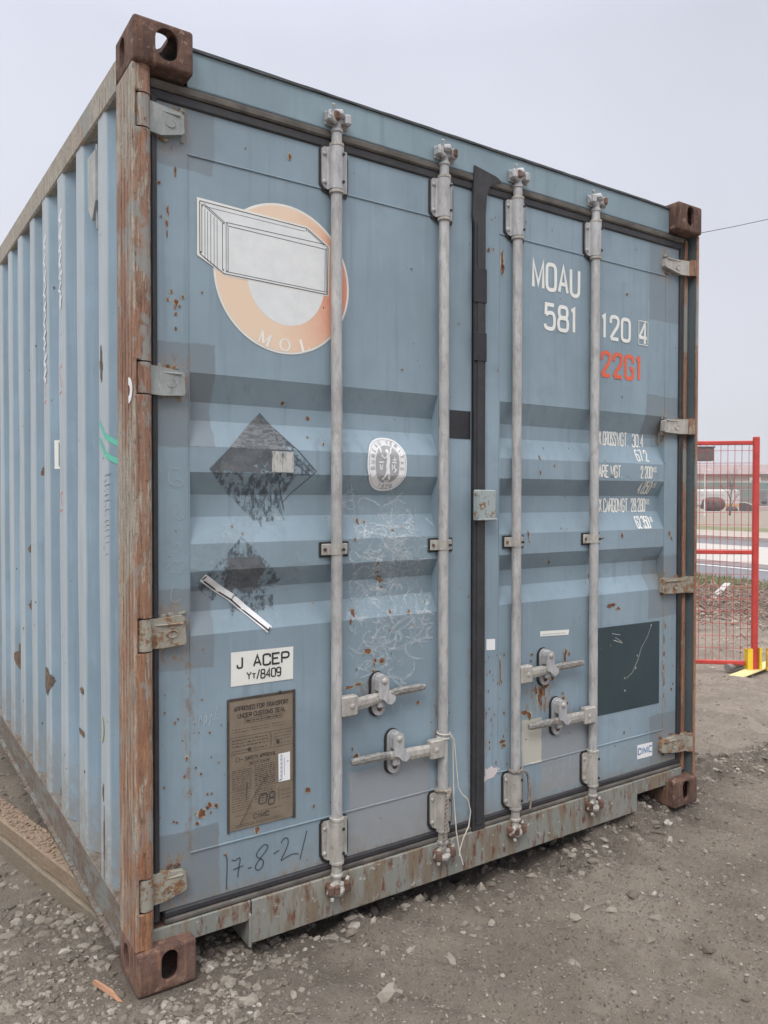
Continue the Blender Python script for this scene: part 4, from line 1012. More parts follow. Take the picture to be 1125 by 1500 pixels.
# specific rust chips
def chips(L, door):
    mb = MB()
    for (x, z, rx, rz) in L:
        blob(mb, x, z, rx*1.45, rz*1.2, on_door, 1, .0002, 12, .3); blob(mb, x, z, rx, rz, on_door, 0, .0005, 11, .45)
    join(door, mb.build('rust_chips', [M_rustchip, M_halo], door))
L = [(.106, 1.80+.285, .003, .012), (.106, 2.055, .002, .008), (.48, 2.356, .006, .010), (.108, 2.12, .003, .013), (.36, .0+2.42, .001, .001), (.085, 2.19, .004, .004), (.09, 2.10, .003, .003), (.13, 2.23, .003, .012),
     (.118, 1.90, .004, .005), (.132, 1.872, .006, .008), (.141, 1.862, .003, .004), (.108, 1.877, .004, .005), (.150, 1.89, .004, .005), (.13, 1.84, .004, .004), (.13, 1.80, .003, .004),
     (.200, .434, .010, .012), (.224, .452, .008, .008), (.242, .450, .006, .006), (.215, .447, .004, .004), (.156, .60, .004, .008), (.15, .55, .003, .004), (.186, .41, .006, .005), (.37, .347, .007, .009), (.54, .43, .008, .008), (.56, .376, .004, .004), (.44, .372, .006, .004),
     (.118, .43, .004, .003), (.128, .425, .003, .003), (.27, .30, .004, .004), (.47, 1.62, .005, .005), (.56, 1.60-.02, .006, .006), (.55, 1.52, .003, .003), (.60, 1.50, .004, .004),
     (.83, .716-.01, .006, .003), (.69, .728, .016, .004), (.725, .735, .013, .004), (.96, .640, .007, .006), (.70, .53, .003, .006), (.715, .505, .009, .007), (.735, 1.258, .005, .009), (.76, 1.255, .004, .005), (.71, 1.20, .004, .005), (.862, 1.225, .005, .004), (.905, 1.235, .005, .004),
     (.80, 1.12, .005, .004), (.82, 1.07, .010, .007), (.83, 1.06, .012, .006), (.81, 1.09, .006, .004), (.835, 1.035, .007, .005), (.71, .965, .006, .013), (.695, .94, .004, .009), (.85, .955, .005, .006), (.925, .95, .006, .008), (.76, .835, .014, .008), (.785, .80, .006, .012), (.815, .80, .010, .010), (.78, .77, .005, .006),
     (1.06, .62, .004, .05), (1.055, .55, .003, .03), (1.07, .5, .002, .02), (1.055, .45, .003, .02), (1.10, .30, .003, .004), (1.08, .71, .004, .004), (1.09, .62, .003, .006)]
for _ in range(46): x = rnd.uniform(.08, 1.19); z = rnd.uniform(.2, 2.4); r = rnd.uniform(.0012, .0032); L.append((x, z, r, r*rnd.uniform(.8, 1.6)))
for _ in range(26): x = rnd.uniform(.08, .28); z = rnd.uniform(.42, .8); r = rnd.uniform(.0012, .003); L.append((x, z, r, r*1.3))
chips(L, doorL)
L = [(1.333, 2.19, .008, .035), (1.337, 2.16, .006, .02), (1.268, 2.22, .006, .007), (1.29, 2.225, .004, .005), (1.283, 2.33, .002, .003), (1.30, 2.34, .002, .003), (1.53, 1.485, .003, .009), (1.53, 1.43, .003, .009), (1.605, 1.455, .003, .006), (1.47, 1.20, .003, .014), (1.475, 1.17, .003, .004),
     (1.70, 1.34, .003, .004), (1.60, 1.10-.015, .006, .006), (1.86, 1.09, .004, .010), (2.02, 2.17, .005, .005), (1.33, .70, .003, .05), (1.345, .44, .012, .006), (1.35, .425, .01, .005), (1.28, .45, .003, .006),
     (1.67, .735, .008, .012), (1.665, .70, .006, .03), (1.69, .725, .004, .008), (1.49, .745, .006, .005), (1.485, .72, .004, .004), (1.53, .58, .012, .030), (1.55, .60, .009, .026), (1.51, .61, .008, .014), (1.57, .62, .010, .010), (1.60, .64, .010, .006), (1.625, .655, .010, .006), (1.54, .55, .004, .02), (1.56, .54, .003, .02),
     (1.66, .555, .012, .008), (1.675, .53, .010, .006), (1.655, .575, .006, .005), (1.455, .53, .016, .008), (1.48, .515, .010, .014), (1.60, .51, .004, .006), (1.70, .475, .012, .016), (1.72, .46, .006, .014),
     (2.276, .72, .004, .022), (2.278, .66, .004, .018), (2.275, .60, .004, .02), (2.28, .54, .004, .024), (2.277, .48, .003, .014), (2.285, .78, .004, .012), (2.33, .72, .003, .004), (2.34, .60, .003, .006), (2.33, .50, .006, .008), (2.34, .52, .004, .006), (2.31, 1.18, .006, .008), (2.325, 1.16, .005, .007), (2.0, 1.18, .006, .010),
     (1.93, .895, .016, .008), (1.95, .90, .010, .005), (1.975, .88, .012, .006), (1.87, 1.0, .004, .004), (1.84, 1.02, .005, .006), (2.02, .36, .003, .008)]
for _ in range(40): x = rnd.uniform(1.25, 2.35); z = rnd.uniform(.2, 2.4); r = rnd.uniform(.0012, .003); L.append((x, z, r, r*rnd.uniform(.8, 1.6)))
for _ in range(30): x = rnd.uniform(1.255, 1.40); z = rnd.uniform(.35, .8); r = rnd.uniform(.001, .003); L.append((x, z, r, r*2.5))
chips(L, doorR)

# ------------------------------------------------------------------ markings on the left wall
def wall_mark(name, fn, mat):
    mb = MB(); fn(mb); join(ws, mb.build(name, mat, ws, fix=False))
def seg_rib(mb, P, wd_, off=0.0): ribbon(mb, P, wd_, on_side, off, seg=.01)
M_wsp = white_paint('side_white', (.72, .74, .76), .5, (.2, .28, .33), 50)
def letters(mb):
    for yc, z0, z1 in ((.898, 1.98, 2.34), (1.17, 1.80, 2.32)):
        z = z1
        while z > z0:
            h = rnd.uniform(.02, .05); x0 = yc-rnd.uniform(.018, .03)
            seg_rib(mb, [(x0, z), (yc+rnd.uniform(0, .025), z-h*.6), (x0+.01, z-h)], rnd.uniform(.010, .022), .0002*rnd.randint(0, 3)); z -= h+rnd.uniform(.004, .02)
wall_mark('side_lettering', letters, M_wsp)
M_pink = alpha_mat('pink_marker', (.75, .22, .18), (.3, .6), 40, amax=.75)
def pink(mb):
    for yc, a, b in ((.898, 1.69, 1.79), (1.172, 1.68, 1.785), (.898, 1.27, 1.34)):
        seg_rib(mb, [(yc-.02, b), (yc+.02, b-.01)], .008); seg_rib(mb, [(yc+.018, b-.01), (yc-.012, a+.02)], .008, .0002); seg_rib(mb, [(yc-.018, a+.008), (yc+.024, a)], .009, .0001)
wall_mark('marker_scrawl', pink, M_pink)
def brk(mb):
    seg_rib(mb, [(1.092, 1.430), (1.092, 1.530)], .020); seg_rib(mb, [(1.045, 1.530), (1.102, 1.530)], .009, .0003); seg_rib(mb, [(1.045, 1.430), (1.102, 1.430)], .009, .0003)
wall_mark('white_bracket', brk, M_white)
def gr(mb):
    seg_rib(mb, chaikin([(.372, 1.556), (.34, 1.53), (.27, 1.488), (.205, 1.470)]), .016); seg_rib(mb, chaikin([(.374, 1.505), (.34, 1.478), (.28, 1.438), (.215, 1.428)]), .016, .0004)
wall_mark('green_brush_stroke', gr, white_paint('green_paint', (.13, .50, .38), .3, (.45, .6, .55), 40))
def rp(mb):
    for c, z, ry, rz in ((.352, 1.73, .012, .048), (1.30, 1.43, .07, .04), (1.60, 1.08, .05, .03), (1.62, .84, .035, .03), (1.58, .66, .05, .05), (1.17, .60, .055, .05), (1.05, .20, .03, .05), (.352, .44, .008, .03), (.345, .30, .006, .12), (1.9, .55, .05, .06), (2.1, .7, .05, .08), (.62, .55, .03, .012), (.62, .69, .02, .008)):
        n = 12; P = [(c+ry*(1+rnd.uniform(-.3, .3))*math.cos(2*math.pi*i/n), z+rz*(1+rnd.uniform(-.3, .3))*math.sin(2*math.pi*i/n)) for i in range(n)]
        xs = [p[0] for p in P]; zs_ = [p[1] for p in P]
        def ins(a, b, c=c, z=z, ry=ry, rz=rz): return ((a-c)/ry)**2+((b-z)/rz)**2 < 1+.9*mnoise.noise(Vector((a*25, b*25, c*9)))
        grid_poly(mb, ins, c-ry*1.3, c+ry*1.3, z-rz*1.3, z+rz*1.3, .006, on_side, .0003)
    for _ in range(60):
        a = rnd.uniform(.2, 2.6); b = rnd.uniform(.25, 2.3); r = rnd.uniform(.002, .005); poly(mb, [(a+r*math.cos(t), b+r*1.4*math.sin(t)) for t in (0, 1.2, 2.4, 3.6, 4.9)], on_side, .0004)
wall_mark('rust_chips', rp, (lambda g: g.done(g.ramp(g.noise(30, 5, .7), [(.3, (.07, .045, .035)), (.6, (.17, .12, .085)), (.8, (.22, .13, .08))]), .85))(G('side_rust')))
def scw(mb):
    z = 1.40; 
    while z > 1.16: seg_rib(mb, [(.30+rnd.uniform(-.01, .01), z), (.32, z-.006), (.31, z-rnd.uniform(.006, .010))], .0016, .0002); z -= rnd.uniform(.012, .02)
wall_mark('pen_scrawl', scw, M_pencil)
wall_mark('yellow_scrape', lambda mb: seg_rib(mb, chaikin([(.372, .668), (.350, .65), (.350, .61), (.372, .590)]), .010), simple('yellow_scrape', (.55, .5, .25), .7))
# round sticker on the corner post
mb = MB(); P = []
for i in range(15): a = math.pi*(-.5+i/14); P.append((.030-.022*math.cos(a)*0, 0))
v = []; n = 14
for i in range(n+1):
    a = -math.pi/2+math.pi*i/n
    for r in (.024, .010): v.append((-.0022, .052-1.6*r*math.cos(a), 1.618+r*1.45*math.sin(a)))
mb.add(v, [(2*i, 2*i+1, 2*i+3, 2*i+2) for i in range(n)]); mb.build('round_sticker', M_wstick, post)

# ------------------------------------------------------------------ wires and rope on the bars
mb = MB()
bx = BX[1]
mb.tube([(bx+.0205*math.cos(t), .040+.0205*math.sin(t), .535-.0022*t) for t in np.linspace(0, 4*math.pi, 40)], .0024, 6)
mb.tube([(bx+.02, .028, .52), (bx+.035, .03, .50), (bx+.040, .034, .42), (bx+.040, .030, .30), (bx+.044, .02, .18), (bx+.050, .012, .12), (bx+.066, .010, .065)], .0022, 6)
mb.tube([(bx+.02, .030, .53), (bx+.038, .026, .50), (bx+.050, .03, .42), (bx+.060, .03, .33), (bx+.072, .026, .305), (bx+.094, .02, .285), (bx+.106, .018, .24), (bx+.098, .018, .19), (bx+.070, .014, .155), (bx+.052, .010, .12), (bx+.050, .010, .10)], .0022, 6)
tag(mb.build('seal_wire', simple('pale_wire', (.55, .52, .46), .6)), 'thin pale wire tied to the second locking bar, hanging in a loop', 'wire')
def rope(mb, pts, r, tw):
    pts = [Vector(p) for p in pts]; P = []
    for a, b in zip(pts, pts[1:]):
        k = max(2, int((b-a).length/.004)); P += [a.lerp(b, i/k) for i in range(k)]
    P.append(pts[-1])
    for ph in (0, math.pi):
        Q = []
        for i, p in enumerate(P):
            t = (P[min(i+1, len(P)-1)]-P[max(i-1, 0)]).normalized(); u = t.orthogonal().normalized(); v = t.cross(u)
            Q.append(p+(u*math.cos(i*tw+ph)+v*math.sin(i*tw+ph))*r*.7)
        mb.tube(Q, r, 6)
mb = MB(); rope(mb, [(bx+.026*math.cos(t), .038+.026*math.sin(t), .333+.004*math.sin(2*t)) for t in np.linspace(0, 2*math.pi, 18)], .0036, .9)
rope(mb, [(bx+.01, .012, .334), (bx-.004, .008, .32), (bx-.010, .007, .27), (bx-.012, .007, .21), (bx-.012, .016, .17), (bx-.014, .018, .135)], .0040, .9)
tag(mb.build('twisted_rope', simple('rope_grey', (.27, .24, .20), .9, .4, 60)), 'twisted grey rope tied over the bottom bracket of the second locking bar', 'rope')
bx = BX[2]; mb = MB(); rope(mb, [(bx+.024*math.cos(t), .038+.026*math.sin(t), .337+.006*math.cos(t)) for t in np.linspace(0, 2*math.pi, 16)], .003, .9)
rope(mb, [(bx+.012, .012, .335), (bx+.032, .014, .325), (bx+.045, .02, .30), (bx+.050, .02, .25), (bx+.046, .02, .215)], .0032, .9); rope(mb, [(bx+.045, .022, .30), (bx+.056, .02, .26), (bx+.056, .018, .20), (bx+.052, .018, .185)], .0026, .9)
tag(mb.build('wire_strand', simple('rope_dark', (.20, .17, .15), .9, .4, 60)), 'frayed brown wire strand wound round the third locking bar above its bottom bracket', 'wire')

# ------------------------------------------------------------------ ground
def vnoise(x, y, seed=0):
    xi, yi = np.floor(x).astype(np.int64), np.floor(y).astype(np.int64); fx, fy = x-xi, y-yi
    fx = fx*fx*(3-2*fx); fy = fy*fy*(3-2*fy)
    def h(a, b):
        n = (a*374761393+b*668265263+seed*1442695041) & 0x7fffffff
        n = ((n ^ (n >> 13))*1274126177) & 0x7fffffff
        return ((n ^ (n >> 16)) & 0xffff)/65535.0
    return (h(xi, yi)*(1-fx)+h(xi+1, yi)*fx)*(1-fy)+(h(xi, yi+1)*(1-fx)+h(xi+1, yi+1)*fx)*fy
def fbm(x, y, o=4, seed=0):
    s = 0; a = .5
    for i in range(o): s = s+a*(vnoise(x*2**i+i*17.3, y*2**i+i*5.1, seed+i)-.5); a *= .5
    return s
def ss(t, a, b): t = np.clip((t-a)/(b-a), 0, 1); return t*t*(3-2*t)
def height(x, y):
    x = np.asarray(x, float); y = np.asarray(y, float)
    b = -.045*ss(x, .5, 1.6)-.05*ss(x, 2.2, 4.5)
    b = b-.055*ss(y, .25, .8)*ss(-x, -.15, .05)-.03*ss(y, .15, .5)*ss(x, .0, .3)
    near = np.exp(-((x-2)**2+y**2)/60.0)
    h = b+fbm(x*1.3, y*1.3, 3, 3)*.05*near*ss(np.hypot(x-.08, y-.08), .2, .9)+fbm(x*9, y*9, 4, 9)*.024*near+fbm(x*28, y*28, 2, 19)*.012*near
    s = x*.86+y*.5; t = -x*.5+y*.86                                 # wheel ruts across the front
    rut = np.sin(s*2*math.pi/.20+fbm(x*3, y*3, 2, 5)*4)*.030*(.4+.6*ss(fbm(x*1.1, y*1.1, 2, 21), -.2, .05))
    h = h+rut*ss(x, .3, .8)*(1-ss(x, 2.6, 4))*(1-ss(np.abs(y), 1.2, 2.6))
    m = np.exp(-((x-2.05)/.45)**2-((y-.12)/.16)**2)*.07+np.exp(-((y-.30-(x-2.6)*.02)/.10)**2)*.05*ss(x, 2.3, 2.7)*(1-ss(x, 3.5, 4.4))
    b2 = -.035*ss(y, -.12, .12)*(1-ss(y, .9, 1.4))*ss(x, .25, .5)*(1-ss(x, 1.6, 1.9)); m = m+b2
    h = h+m*(1+fbm(x*14, y*14, 3, 2)*1.4)
    bank = (.10*ss(fbm(x*.9, y*.9, 3, 41), .02, .22)+.03*fbm(x*5, y*5, 3, 43))*ss(x, 3.2, 4.5)*(1-ss(x, 7.5, 9))
    h = h+bank*(1-ss(x+y*.3, 5.2, 5.9)*(1-ss(x+y*.3, 6.3, 7.0)))
    for cx in (.08,):                                             # pressed down under the castings
        k = np.exp(-(((x-cx)/.14)**2+((y-.08)/.15)**2)**2); h = h*(1-k)+(-.003)*k
    return h
def axis(a, b, st, lo, hi, gr_):
    c = list(np.arange(a, b, st)); s = st; x = b
    while x < hi: c.append(x); s *= gr_; x += s
    c.append(hi); s = st; x = a-st
    while x > lo: c.insert(0, x); s *= gr_; x -= s
    c.insert(0, lo); return np.array(c)
ax = axis(-.9, 3.2, .014, -3000, 3000, 1.05); ay = axis(-1.9, 1.6, .014, -3000, 3000, 1.05)
X, Y = np.meshgrid(ax, ay); Z = height(X, Y); Z = np.where(np.hypot(X-2, Y) > 9, -.1+.9*(Z+.1)*0, Z)
k = ss(np.hypot(X-2, Y), 5, 9); Z = Z*(1-k)+(-.1)*k
nx, ny = len(ax), len(ay)
V = np.stack([X.ravel(), Y.ravel(), Z.ravel()], 1)
ii, jj = np.meshgrid(np.arange(nx-1), np.arange(ny-1)); a = (jj*nx+ii).ravel()
F = np.stack([a, a+1, a+nx+1, a+nx], 1)
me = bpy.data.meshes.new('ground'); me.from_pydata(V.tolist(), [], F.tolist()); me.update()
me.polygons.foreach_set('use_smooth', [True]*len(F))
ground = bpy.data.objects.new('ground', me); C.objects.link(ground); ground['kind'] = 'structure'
g = G('dirt'); x_, y_, z_ = g.xyz()
a = g.noise(.9, 5, .6); b = g.noise(7, 6, .7, off=(3, 1, 2)); c = g.noise(45, 6, .75); dd = g.noise(170, 4, .7); vv = g.voro(85); v2 = g.voro(230, off=(2, 2, 2))
col = g.ramp(a, [(.3, (.20, .168, .135)), (.55, (.27, .23, .188)), (.75, (.34, .295, .245))])
col = g.mix(g.math('MULTIPLY', g.step(b, .45, .65), .55), col, (.20, .168, .135)); col = g.mix(g.math('MULTIPLY', g.step(c, .5, .7), .5), col, (.36, .315, .265))
col = g.mix(g.math('MULTIPLY', g.step(g.noise(2.3, 4, .6, off=(8, 3, 0)), .55, .68), .6), col, (.36, .31, .258))
far = g.step(g.math('ADD', x_, g.math('MULTIPLY', b, .8)), 2.6, 4.6); col = g.mix(g.math('MULTIPLY', far, .65), col, g.mix(g.step(g.noise(5, 6, .7, off=(7, 7, 7)), .4, .6), (.38, .32, .265), (.27, .228, .188)))
under_shade = g.math('MULTIPLY', g.rect(x_, y_, .1, 2.3, .08, 6, .25), .6); col = g.mix(under_shade, col, (.09, .078, .068))  # shade beneath the container and sill, painted into the soil colour
# pebble-sized fragments in the soil
cell = g.voro(85, o='Color'); seln = g.n('SeparateColor'); g.put(seln.inputs[0], cell)
peb = g.math('MULTIPLY', g.step(vv, .36, .25), g.step(seln.outputs[0], .55, .6)); col = g.mix(g.math('MULTIPLY', peb, .8), col, g.ramp(seln.outputs[1], [(.0, (.13, .12, .11)), (.6, (.30, .28, .26)), (1, (.48, .45, .41))]))
# dry far field
hg = g.math('ADD', g.math('MULTIPLY', c, .6), g.math('ADD', g.math('MULTIPLY', dd, .35), g.math('MULTIPLY', peb, .5)))
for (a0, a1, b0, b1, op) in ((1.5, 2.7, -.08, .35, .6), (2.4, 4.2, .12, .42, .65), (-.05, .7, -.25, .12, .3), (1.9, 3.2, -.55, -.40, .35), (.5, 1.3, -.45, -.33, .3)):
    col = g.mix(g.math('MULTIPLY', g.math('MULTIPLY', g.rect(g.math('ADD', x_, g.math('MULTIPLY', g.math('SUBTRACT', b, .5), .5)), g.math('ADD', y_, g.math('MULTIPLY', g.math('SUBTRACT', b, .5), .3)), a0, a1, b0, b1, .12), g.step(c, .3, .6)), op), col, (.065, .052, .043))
c2 = g.voro(210, off=(5, 5, 5), o='Color'); s2 = g.n('SeparateColor'); g.put(s2.inputs[0], c2); p2 = g.math('MULTIPLY', g.step(v2, .36, .25), g.step(s2.outputs[0], .6, .65)); col = g.mix(g.math('MULTIPLY', p2, .6), col, g.ramp(s2.outputs[1], [(0, (.09, .078, .065)), (.6, (.22, .195, .165)), (1, (.36, .33, .29))]))
crk = g.noise(28, 8, .8, off=(1, 2, 9)); col = g.mix(g.math('MULTIPLY', g.step(crk, .46, .34), .5), col, (.085, .069, .055)); hg = g.math('ADD', g.math('ADD', hg, g.math('MULTIPLY', p2, .2)), g.math('MULTIPLY', crk, 1.6))
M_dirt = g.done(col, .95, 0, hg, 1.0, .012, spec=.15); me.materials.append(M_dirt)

# loose gravel
ico_v = []; ph = (1+5**.5)/2
for a_ in (-1, 1):
    for b_ in (-ph, ph): ico_v += [(0, a_, b_), (a_, b_, 0), (b_, 0, a_)]
import bmesh
bmx = bmesh.new(); bmesh.ops.create_icosphere(bmx, subdivisions=1, radius=1); bmx.verts.ensure_lookup_table()
IV = np.array([v.co[:] for v in bmx.verts]); IF = np.array([[v.index for v in f.verts] for f in bmx.faces]); bmx.free()
bmx = bmesh.new(); bmesh.ops.create_icosphere(bmx, subdivisions=2, radius=1)
IV2 = np.array([v.co[:] for v in bmx.verts]); IF2 = np.array([[v.index for v in f.verts] for f in bmx.faces]); bmx.free()
def stone_mat(name='stone'):
    g = G(name); r = g.island(); n = g.noise(60, 5, .7)
    col = g.ramp(r, [(0, (.11, .094, .077)), (.35, (.165, .142, .117)), (.65, (.225, .197, .163)), (.88, (.275, .243, .205)), (.97, (.34, .31, .27)), (1, (.44, .41, .37))])
    col = g.mix(g.math('MULTIPLY', g.step(n, .4, .7), .45), col, (.22, .19, .155)); return g.done(col, .9, 0, n, .4, .003, spec=.25)
M_stone = stone_mat()
def rotm(n):
    q = nr.normal(size=(n, 4)); q /= np.linalg.norm(q, axis=1)[:, None]; w_, x, y, z = q.T
    return np.stack([1-2*(y*y+z*z), 2*(x*y-z*w_), 2*(x*z+y*w_), 2*(x*y+z*w_), 1-2*(x*x+z*z), 2*(y*z-x*w_), 2*(x*z-y*w_), 2*(y*z+x*w_), 1-2*(x*x+y*y)], 1).reshape(n, 3, 3)
def stones(px, py_, r, V0, F0, sink=.35, pz=None):
    n = len(px); sink = sink+(.14 if pz is None else 0); k = len(V0)
    sc = np.stack([nr.uniform(.8, 1.5, n), nr.uniform(.6, 1.1, n), nr.uniform(.45, .9, n)], 1)*r[:, None]
    v = V0[None]*(1+nr.uniform(-.28, .28, (n, k, 1)))
    Rm = rotm(n); v = np.einsum('nij,nkj->nki', Rm, v)*sc[:, None, :]
    a = nr.uniform(0, 6.28, n); ca, sa = np.cos(a)[:, None], np.sin(a)[:, None]
    x, y = v[..., 0]*ca-v[..., 1]*sa, v[..., 0]*sa+v[..., 1]*ca
    z0 = height(px, py_) if pz is None else pz
    v = np.stack([x+px[:, None], y+py_[:, None], v[..., 2]+(z0+sc[:, 2]*(1-2*sink)*(.8 if pz is not None else .35))[:, None]], 2)
    f = F0[None]+(np.arange(n)*k)[:, None, None]
    return v.reshape(-1, 3), f.reshape(-1, 3)
def blocked(px, py_):
    return (px > -.02) & (px < .19) & (py_ > -.02) & (py_ < .2)
def scatter(n, x0, x1, y0, y1, rmin, rmax, pw, V0, F0, thr=None):
    px = nr.uniform(x0, x1, n); py_ = nr.uniform(y0, y1, n); k = ~blocked(px, py_)
    if thr is not None: k &= (fbm(px*2.2, py_*2.2, 3, 33)+nr.uniform(-.15, .15, n)) > thr
    px, py_ = px[k], py_[k]; r = rmin+(rmax-rmin)*nr.uniform(0, 1, len(px))**pw
    return stones(px, py_, r, V0, F0)
def cluster(cx, cy, s, n, rmin, rmax, V0, F0, ang=0, sy=None):
    u = nr.normal(0, s, n); v = nr.normal(0, sy or s, n); px = cx+u*math.cos(ang)-v*math.sin(ang); py_ = cy+u*math.sin(ang)+v*math.cos(ang)
    k = ~blocked(px, py_); return stones(px[k], py_[k], rmin+(rmax-rmin)*nr.uniform(0, 1, k.sum())**2.5, V0, F0)
S = [scatter(9500, -.5, 2.4, -1.3, .6, .0015, .006, 2.2, IV, IF), scatter(5600, -.5, 3.4, -1.5, .8, .0025, .0095, 2.6, IV, IF, -.10), scatter(60, -.4, 3.0, -1.3, .3, .006, .014, 2.6, IV2, IF2, 0),
     scatter(1500, -.5, .25, .0, 2.6, .004, .016, 2.2, IV, IF), scatter(150, -.5, .2, .1, 2.4, .010, .022, 2, IV2, IF2),
     scatter(6000, 2.0, 9.0, -2.2, 6, .004, .013, 3, IV, IF), scatter(160, 2.5, 9, -1.5, 6, .012, .026, 2.5, IV, IF),
     cluster(.10, -.14, .13, 900, .003, .015, IV, IF), cluster(.35, .10, .12, 240, .004, .016, IV2, IF2), cluster(-.2, .15, .12, 500, .003, .013, IV, IF), cluster(.75, .22, .15, 200, .006, .022, IV, IF), cluster(1.2, .2, .25, 200, .006, .024, IV, IF), cluster(2.05, .14, .22, 420, .004, .020, IV2, IF2, sy=.10),
     cluster(1.7, -.05, .3, 260, .004, .018, IV, IF), cluster(3.1, .3, .5, 600, .004, .018, IV, IF, sy=.09), cluster(-.05, .55, .12, 160, .006, .022, IV, IF)]
off = 0; Vs = []; Fs = []
for v, f in S: Vs.append(v); Fs.append(f+off); off += len(v)
Vs = np.concatenate(Vs); Fs = np.concatenate(Fs)
me = bpy.data.meshes.new('gravel'); me.from_pydata(Vs.tolist(), [], Fs.tolist()); me.update(); me.materials.append(M_stone)
gv = bpy.data.objects.new('gravel', me); C.objects.link(gv); tag(gv, 'loose grey gravel and pebbles lying in the dirt', 'gravel', kind='stuff')
M_stone2 = stone_mat('stone_big')
for (x, y, r, lab) in ((1.123, -.484, .026, 'fist-sized grey stone alone on the open dirt in front of the right door'), (.242, -.173, .024, 'pointed grey stone just in front of the left casting'),
                       (1.218, .033, .030, 'round brown stone close under the sill below the middle of the doors'), (.79, -.326, .022, 'pale flat stone in the dirt in front of the left door'),
                       (.557, -.371, .030, 'largest light stone at the bottom edge left of centre')):
    v, f = stones(np.array([x]), np.array([y]), np.array([r]), IV2, IF2)
    v = v-np.array([[x, y, float(height(x, y))]]); v = v*np.array([[.8, .8, 1.55]])
    me = bpy.data.meshes.new('stone'); me.from_pydata(v.tolist(), [], f.tolist()); me.materials.append(M_stone2)
    o = bpy.data.objects.new('stone', me); C.objects.link(o); o.location = (x, y, float(height(x, y))); tag(o, lab, 'stone', 'single larger stones in front of the container')

# dry straw and twigs in the dirt
mb = MB()
for _ in range(70):
    x = rnd.uniform(-.3, 2.6); y = rnd.uniform(-1.2, .1); a = rnd.uniform(0, 3.14); l = rnd.uniform(.010, .04); z = float(height(x, y))+.004
    if -.05 < x < .2 and y > -.04: continue
    mb.tube([(x, y, z), (x+l*.5*math.cos(a), y+l*.5*math.sin(a), z+.004), (x+l*math.cos(a+.3), y+l*math.sin(a+.3), z+.001)], rnd.uniform(.0006, .0014), 4, caps=False)
tag(mb.build('straw', simple('straw', (.28, .23, .17), .9, .4)), 'short dry straw and twigs scattered on the dirt', 'straw', kind='stuff')
# dirt clods on the bottom flange of the container
px = nr.uniform(-.012, .004, 420); py_ = nr.uniform(.2, 2.8, 420)**1.0; py_ = py_+.06*np.sin(py_*31); pz = .064+.018*(py_-.17)
v, f = stones(px-.0142*(py_-.17)-.004, py_, nr.uniform(.0012, .008, 420)*(.35+nr.uniform(0, 1, 420)**2), IV, IF, .45, pz)
me = bpy.data.meshes.new('dirt_clods'); me.from_pydata(v.tolist(), [], f.tolist()); me.materials.append(simple('clod_dirt', (.17, .14, .115), .95, .4, 40))
o = bpy.data.objects.new('dirt_clods', me); C.objects.link(o); tag(o, 'crumbs of dirt caught along the bottom rail of the container', 'dirt', kind='stuff')

# splinter of wood
def wood(name, base, dk=.55):
    g = G(name); a = g.noise(30, 5, .6, st=(6, .35, 6)); b = g.noise(8, 4, .6)
    c = g.ramp(a, [(.3, tuple(t*dk for t in base)), (.7, base)]); c = g.mix(g.math('MULTIPLY', g.step(b, .5, .7), .5), c, tuple(t*.7 for t in base)); return g.done(c, .85, 0, a, .6, .003)
mb = MB(); z = .006
mb.add([(-.006, .052, z), (.006, .050, z), (.009, -.02, z), (.003, -.062, z-.003), (-.005, -.05, z-.002), (-.004, .05, z+.010), (.004, .048, z+.010), (.006, -.02, z+.009), (-.003, -.03, z+.008)],
       [(0, 1, 2, 3, 4), (5, 8, 7, 6), (0, 5, 6, 1), (1, 6, 7, 2), (2, 7, 3), (7, 8, 3), (3, 8, 4), (4, 8, 5, 0)])
o = mb.build('wood_splinter', wood('splinter_wood', (.50, .27, .16)))
o.location = (-.060, .080, float(height(-.06, .08))); o.rotation_euler = (0, 0, .33); o.scale = (1.0, 1.15, 1.0); tag(o, 'orange brown wood splinter on the gravel left of the front casting', 'wood splinter')
mb = MB(); mb.tube([(-.09, .42, -.045), (-.05, .35, -.03), (-.02, .29, -.03)], [.003, .006, .003], 6)
o = mb.build('wood_stick', wood('stick_wood', (.33, .28, .22))); tag(o, 'small grey broken stick on the gravel beside the bottom rail', 'stick')
# stacked timbers under the left rail
d_ = Vector((-.215, .977)).normalized(); nn_ = Vector((.977, .215)).normalized()
def beam(name, c0, l0, l1, wv, z0, z1, mat, lab):
    mb = MB(); n = 26
    sec = [(-wv/2, z0+.004), (-wv/2+.004, z0), (wv/2, z0), (wv/2, z1), (-wv/2+.006, z1), (-wv/2, z1-.005)]
    v = []
    for i in range(n+1):
        t = l0+(l1-l0)*i/n; p = Vector(c0)+d_*t
        for u, z in sec: q = p+nn_*(u+.0025*mnoise.noise(Vector((t*9, u*40, z*30)))); v.append((q.x, q.y, z+.0025*mnoise.noise(Vector((t*7, u*30, 3)))))
    k = len(sec); mb.add(v, [(i*k+j, (i+1)*k+j, (i+1)*k+(j+1) % k, i*k+(j+1) % k) for i in range(n) for j in range(k)]+[tuple(range(k)), tuple(range(n*k, n*k+k))])
    return tag(mb.build(name, mat), lab, 'timber')
beam('timber_beam', (.025, .66), -.25, 3.0, .085, .004, .062, wood('beam_wood', (.29, .215, .145), .6), 'upper brown timber of the two stacked under the left rail, dirt on its top')
beam('timber_beam', (.017, .66), -.20, 2.9, .095, -.075, .003, wood('beam_wood_grey', (.24, .195, .14), .6), 'lower weathered timber of the two stacked under the left rail')
n = 900; t = nr.uniform(-.1, 2.6, n); u = nr.uniform(-.035, .042, n); px = .025+d_.x*t+nn_.x*u; py_ = .66+d_.y*t+nn_.y*u
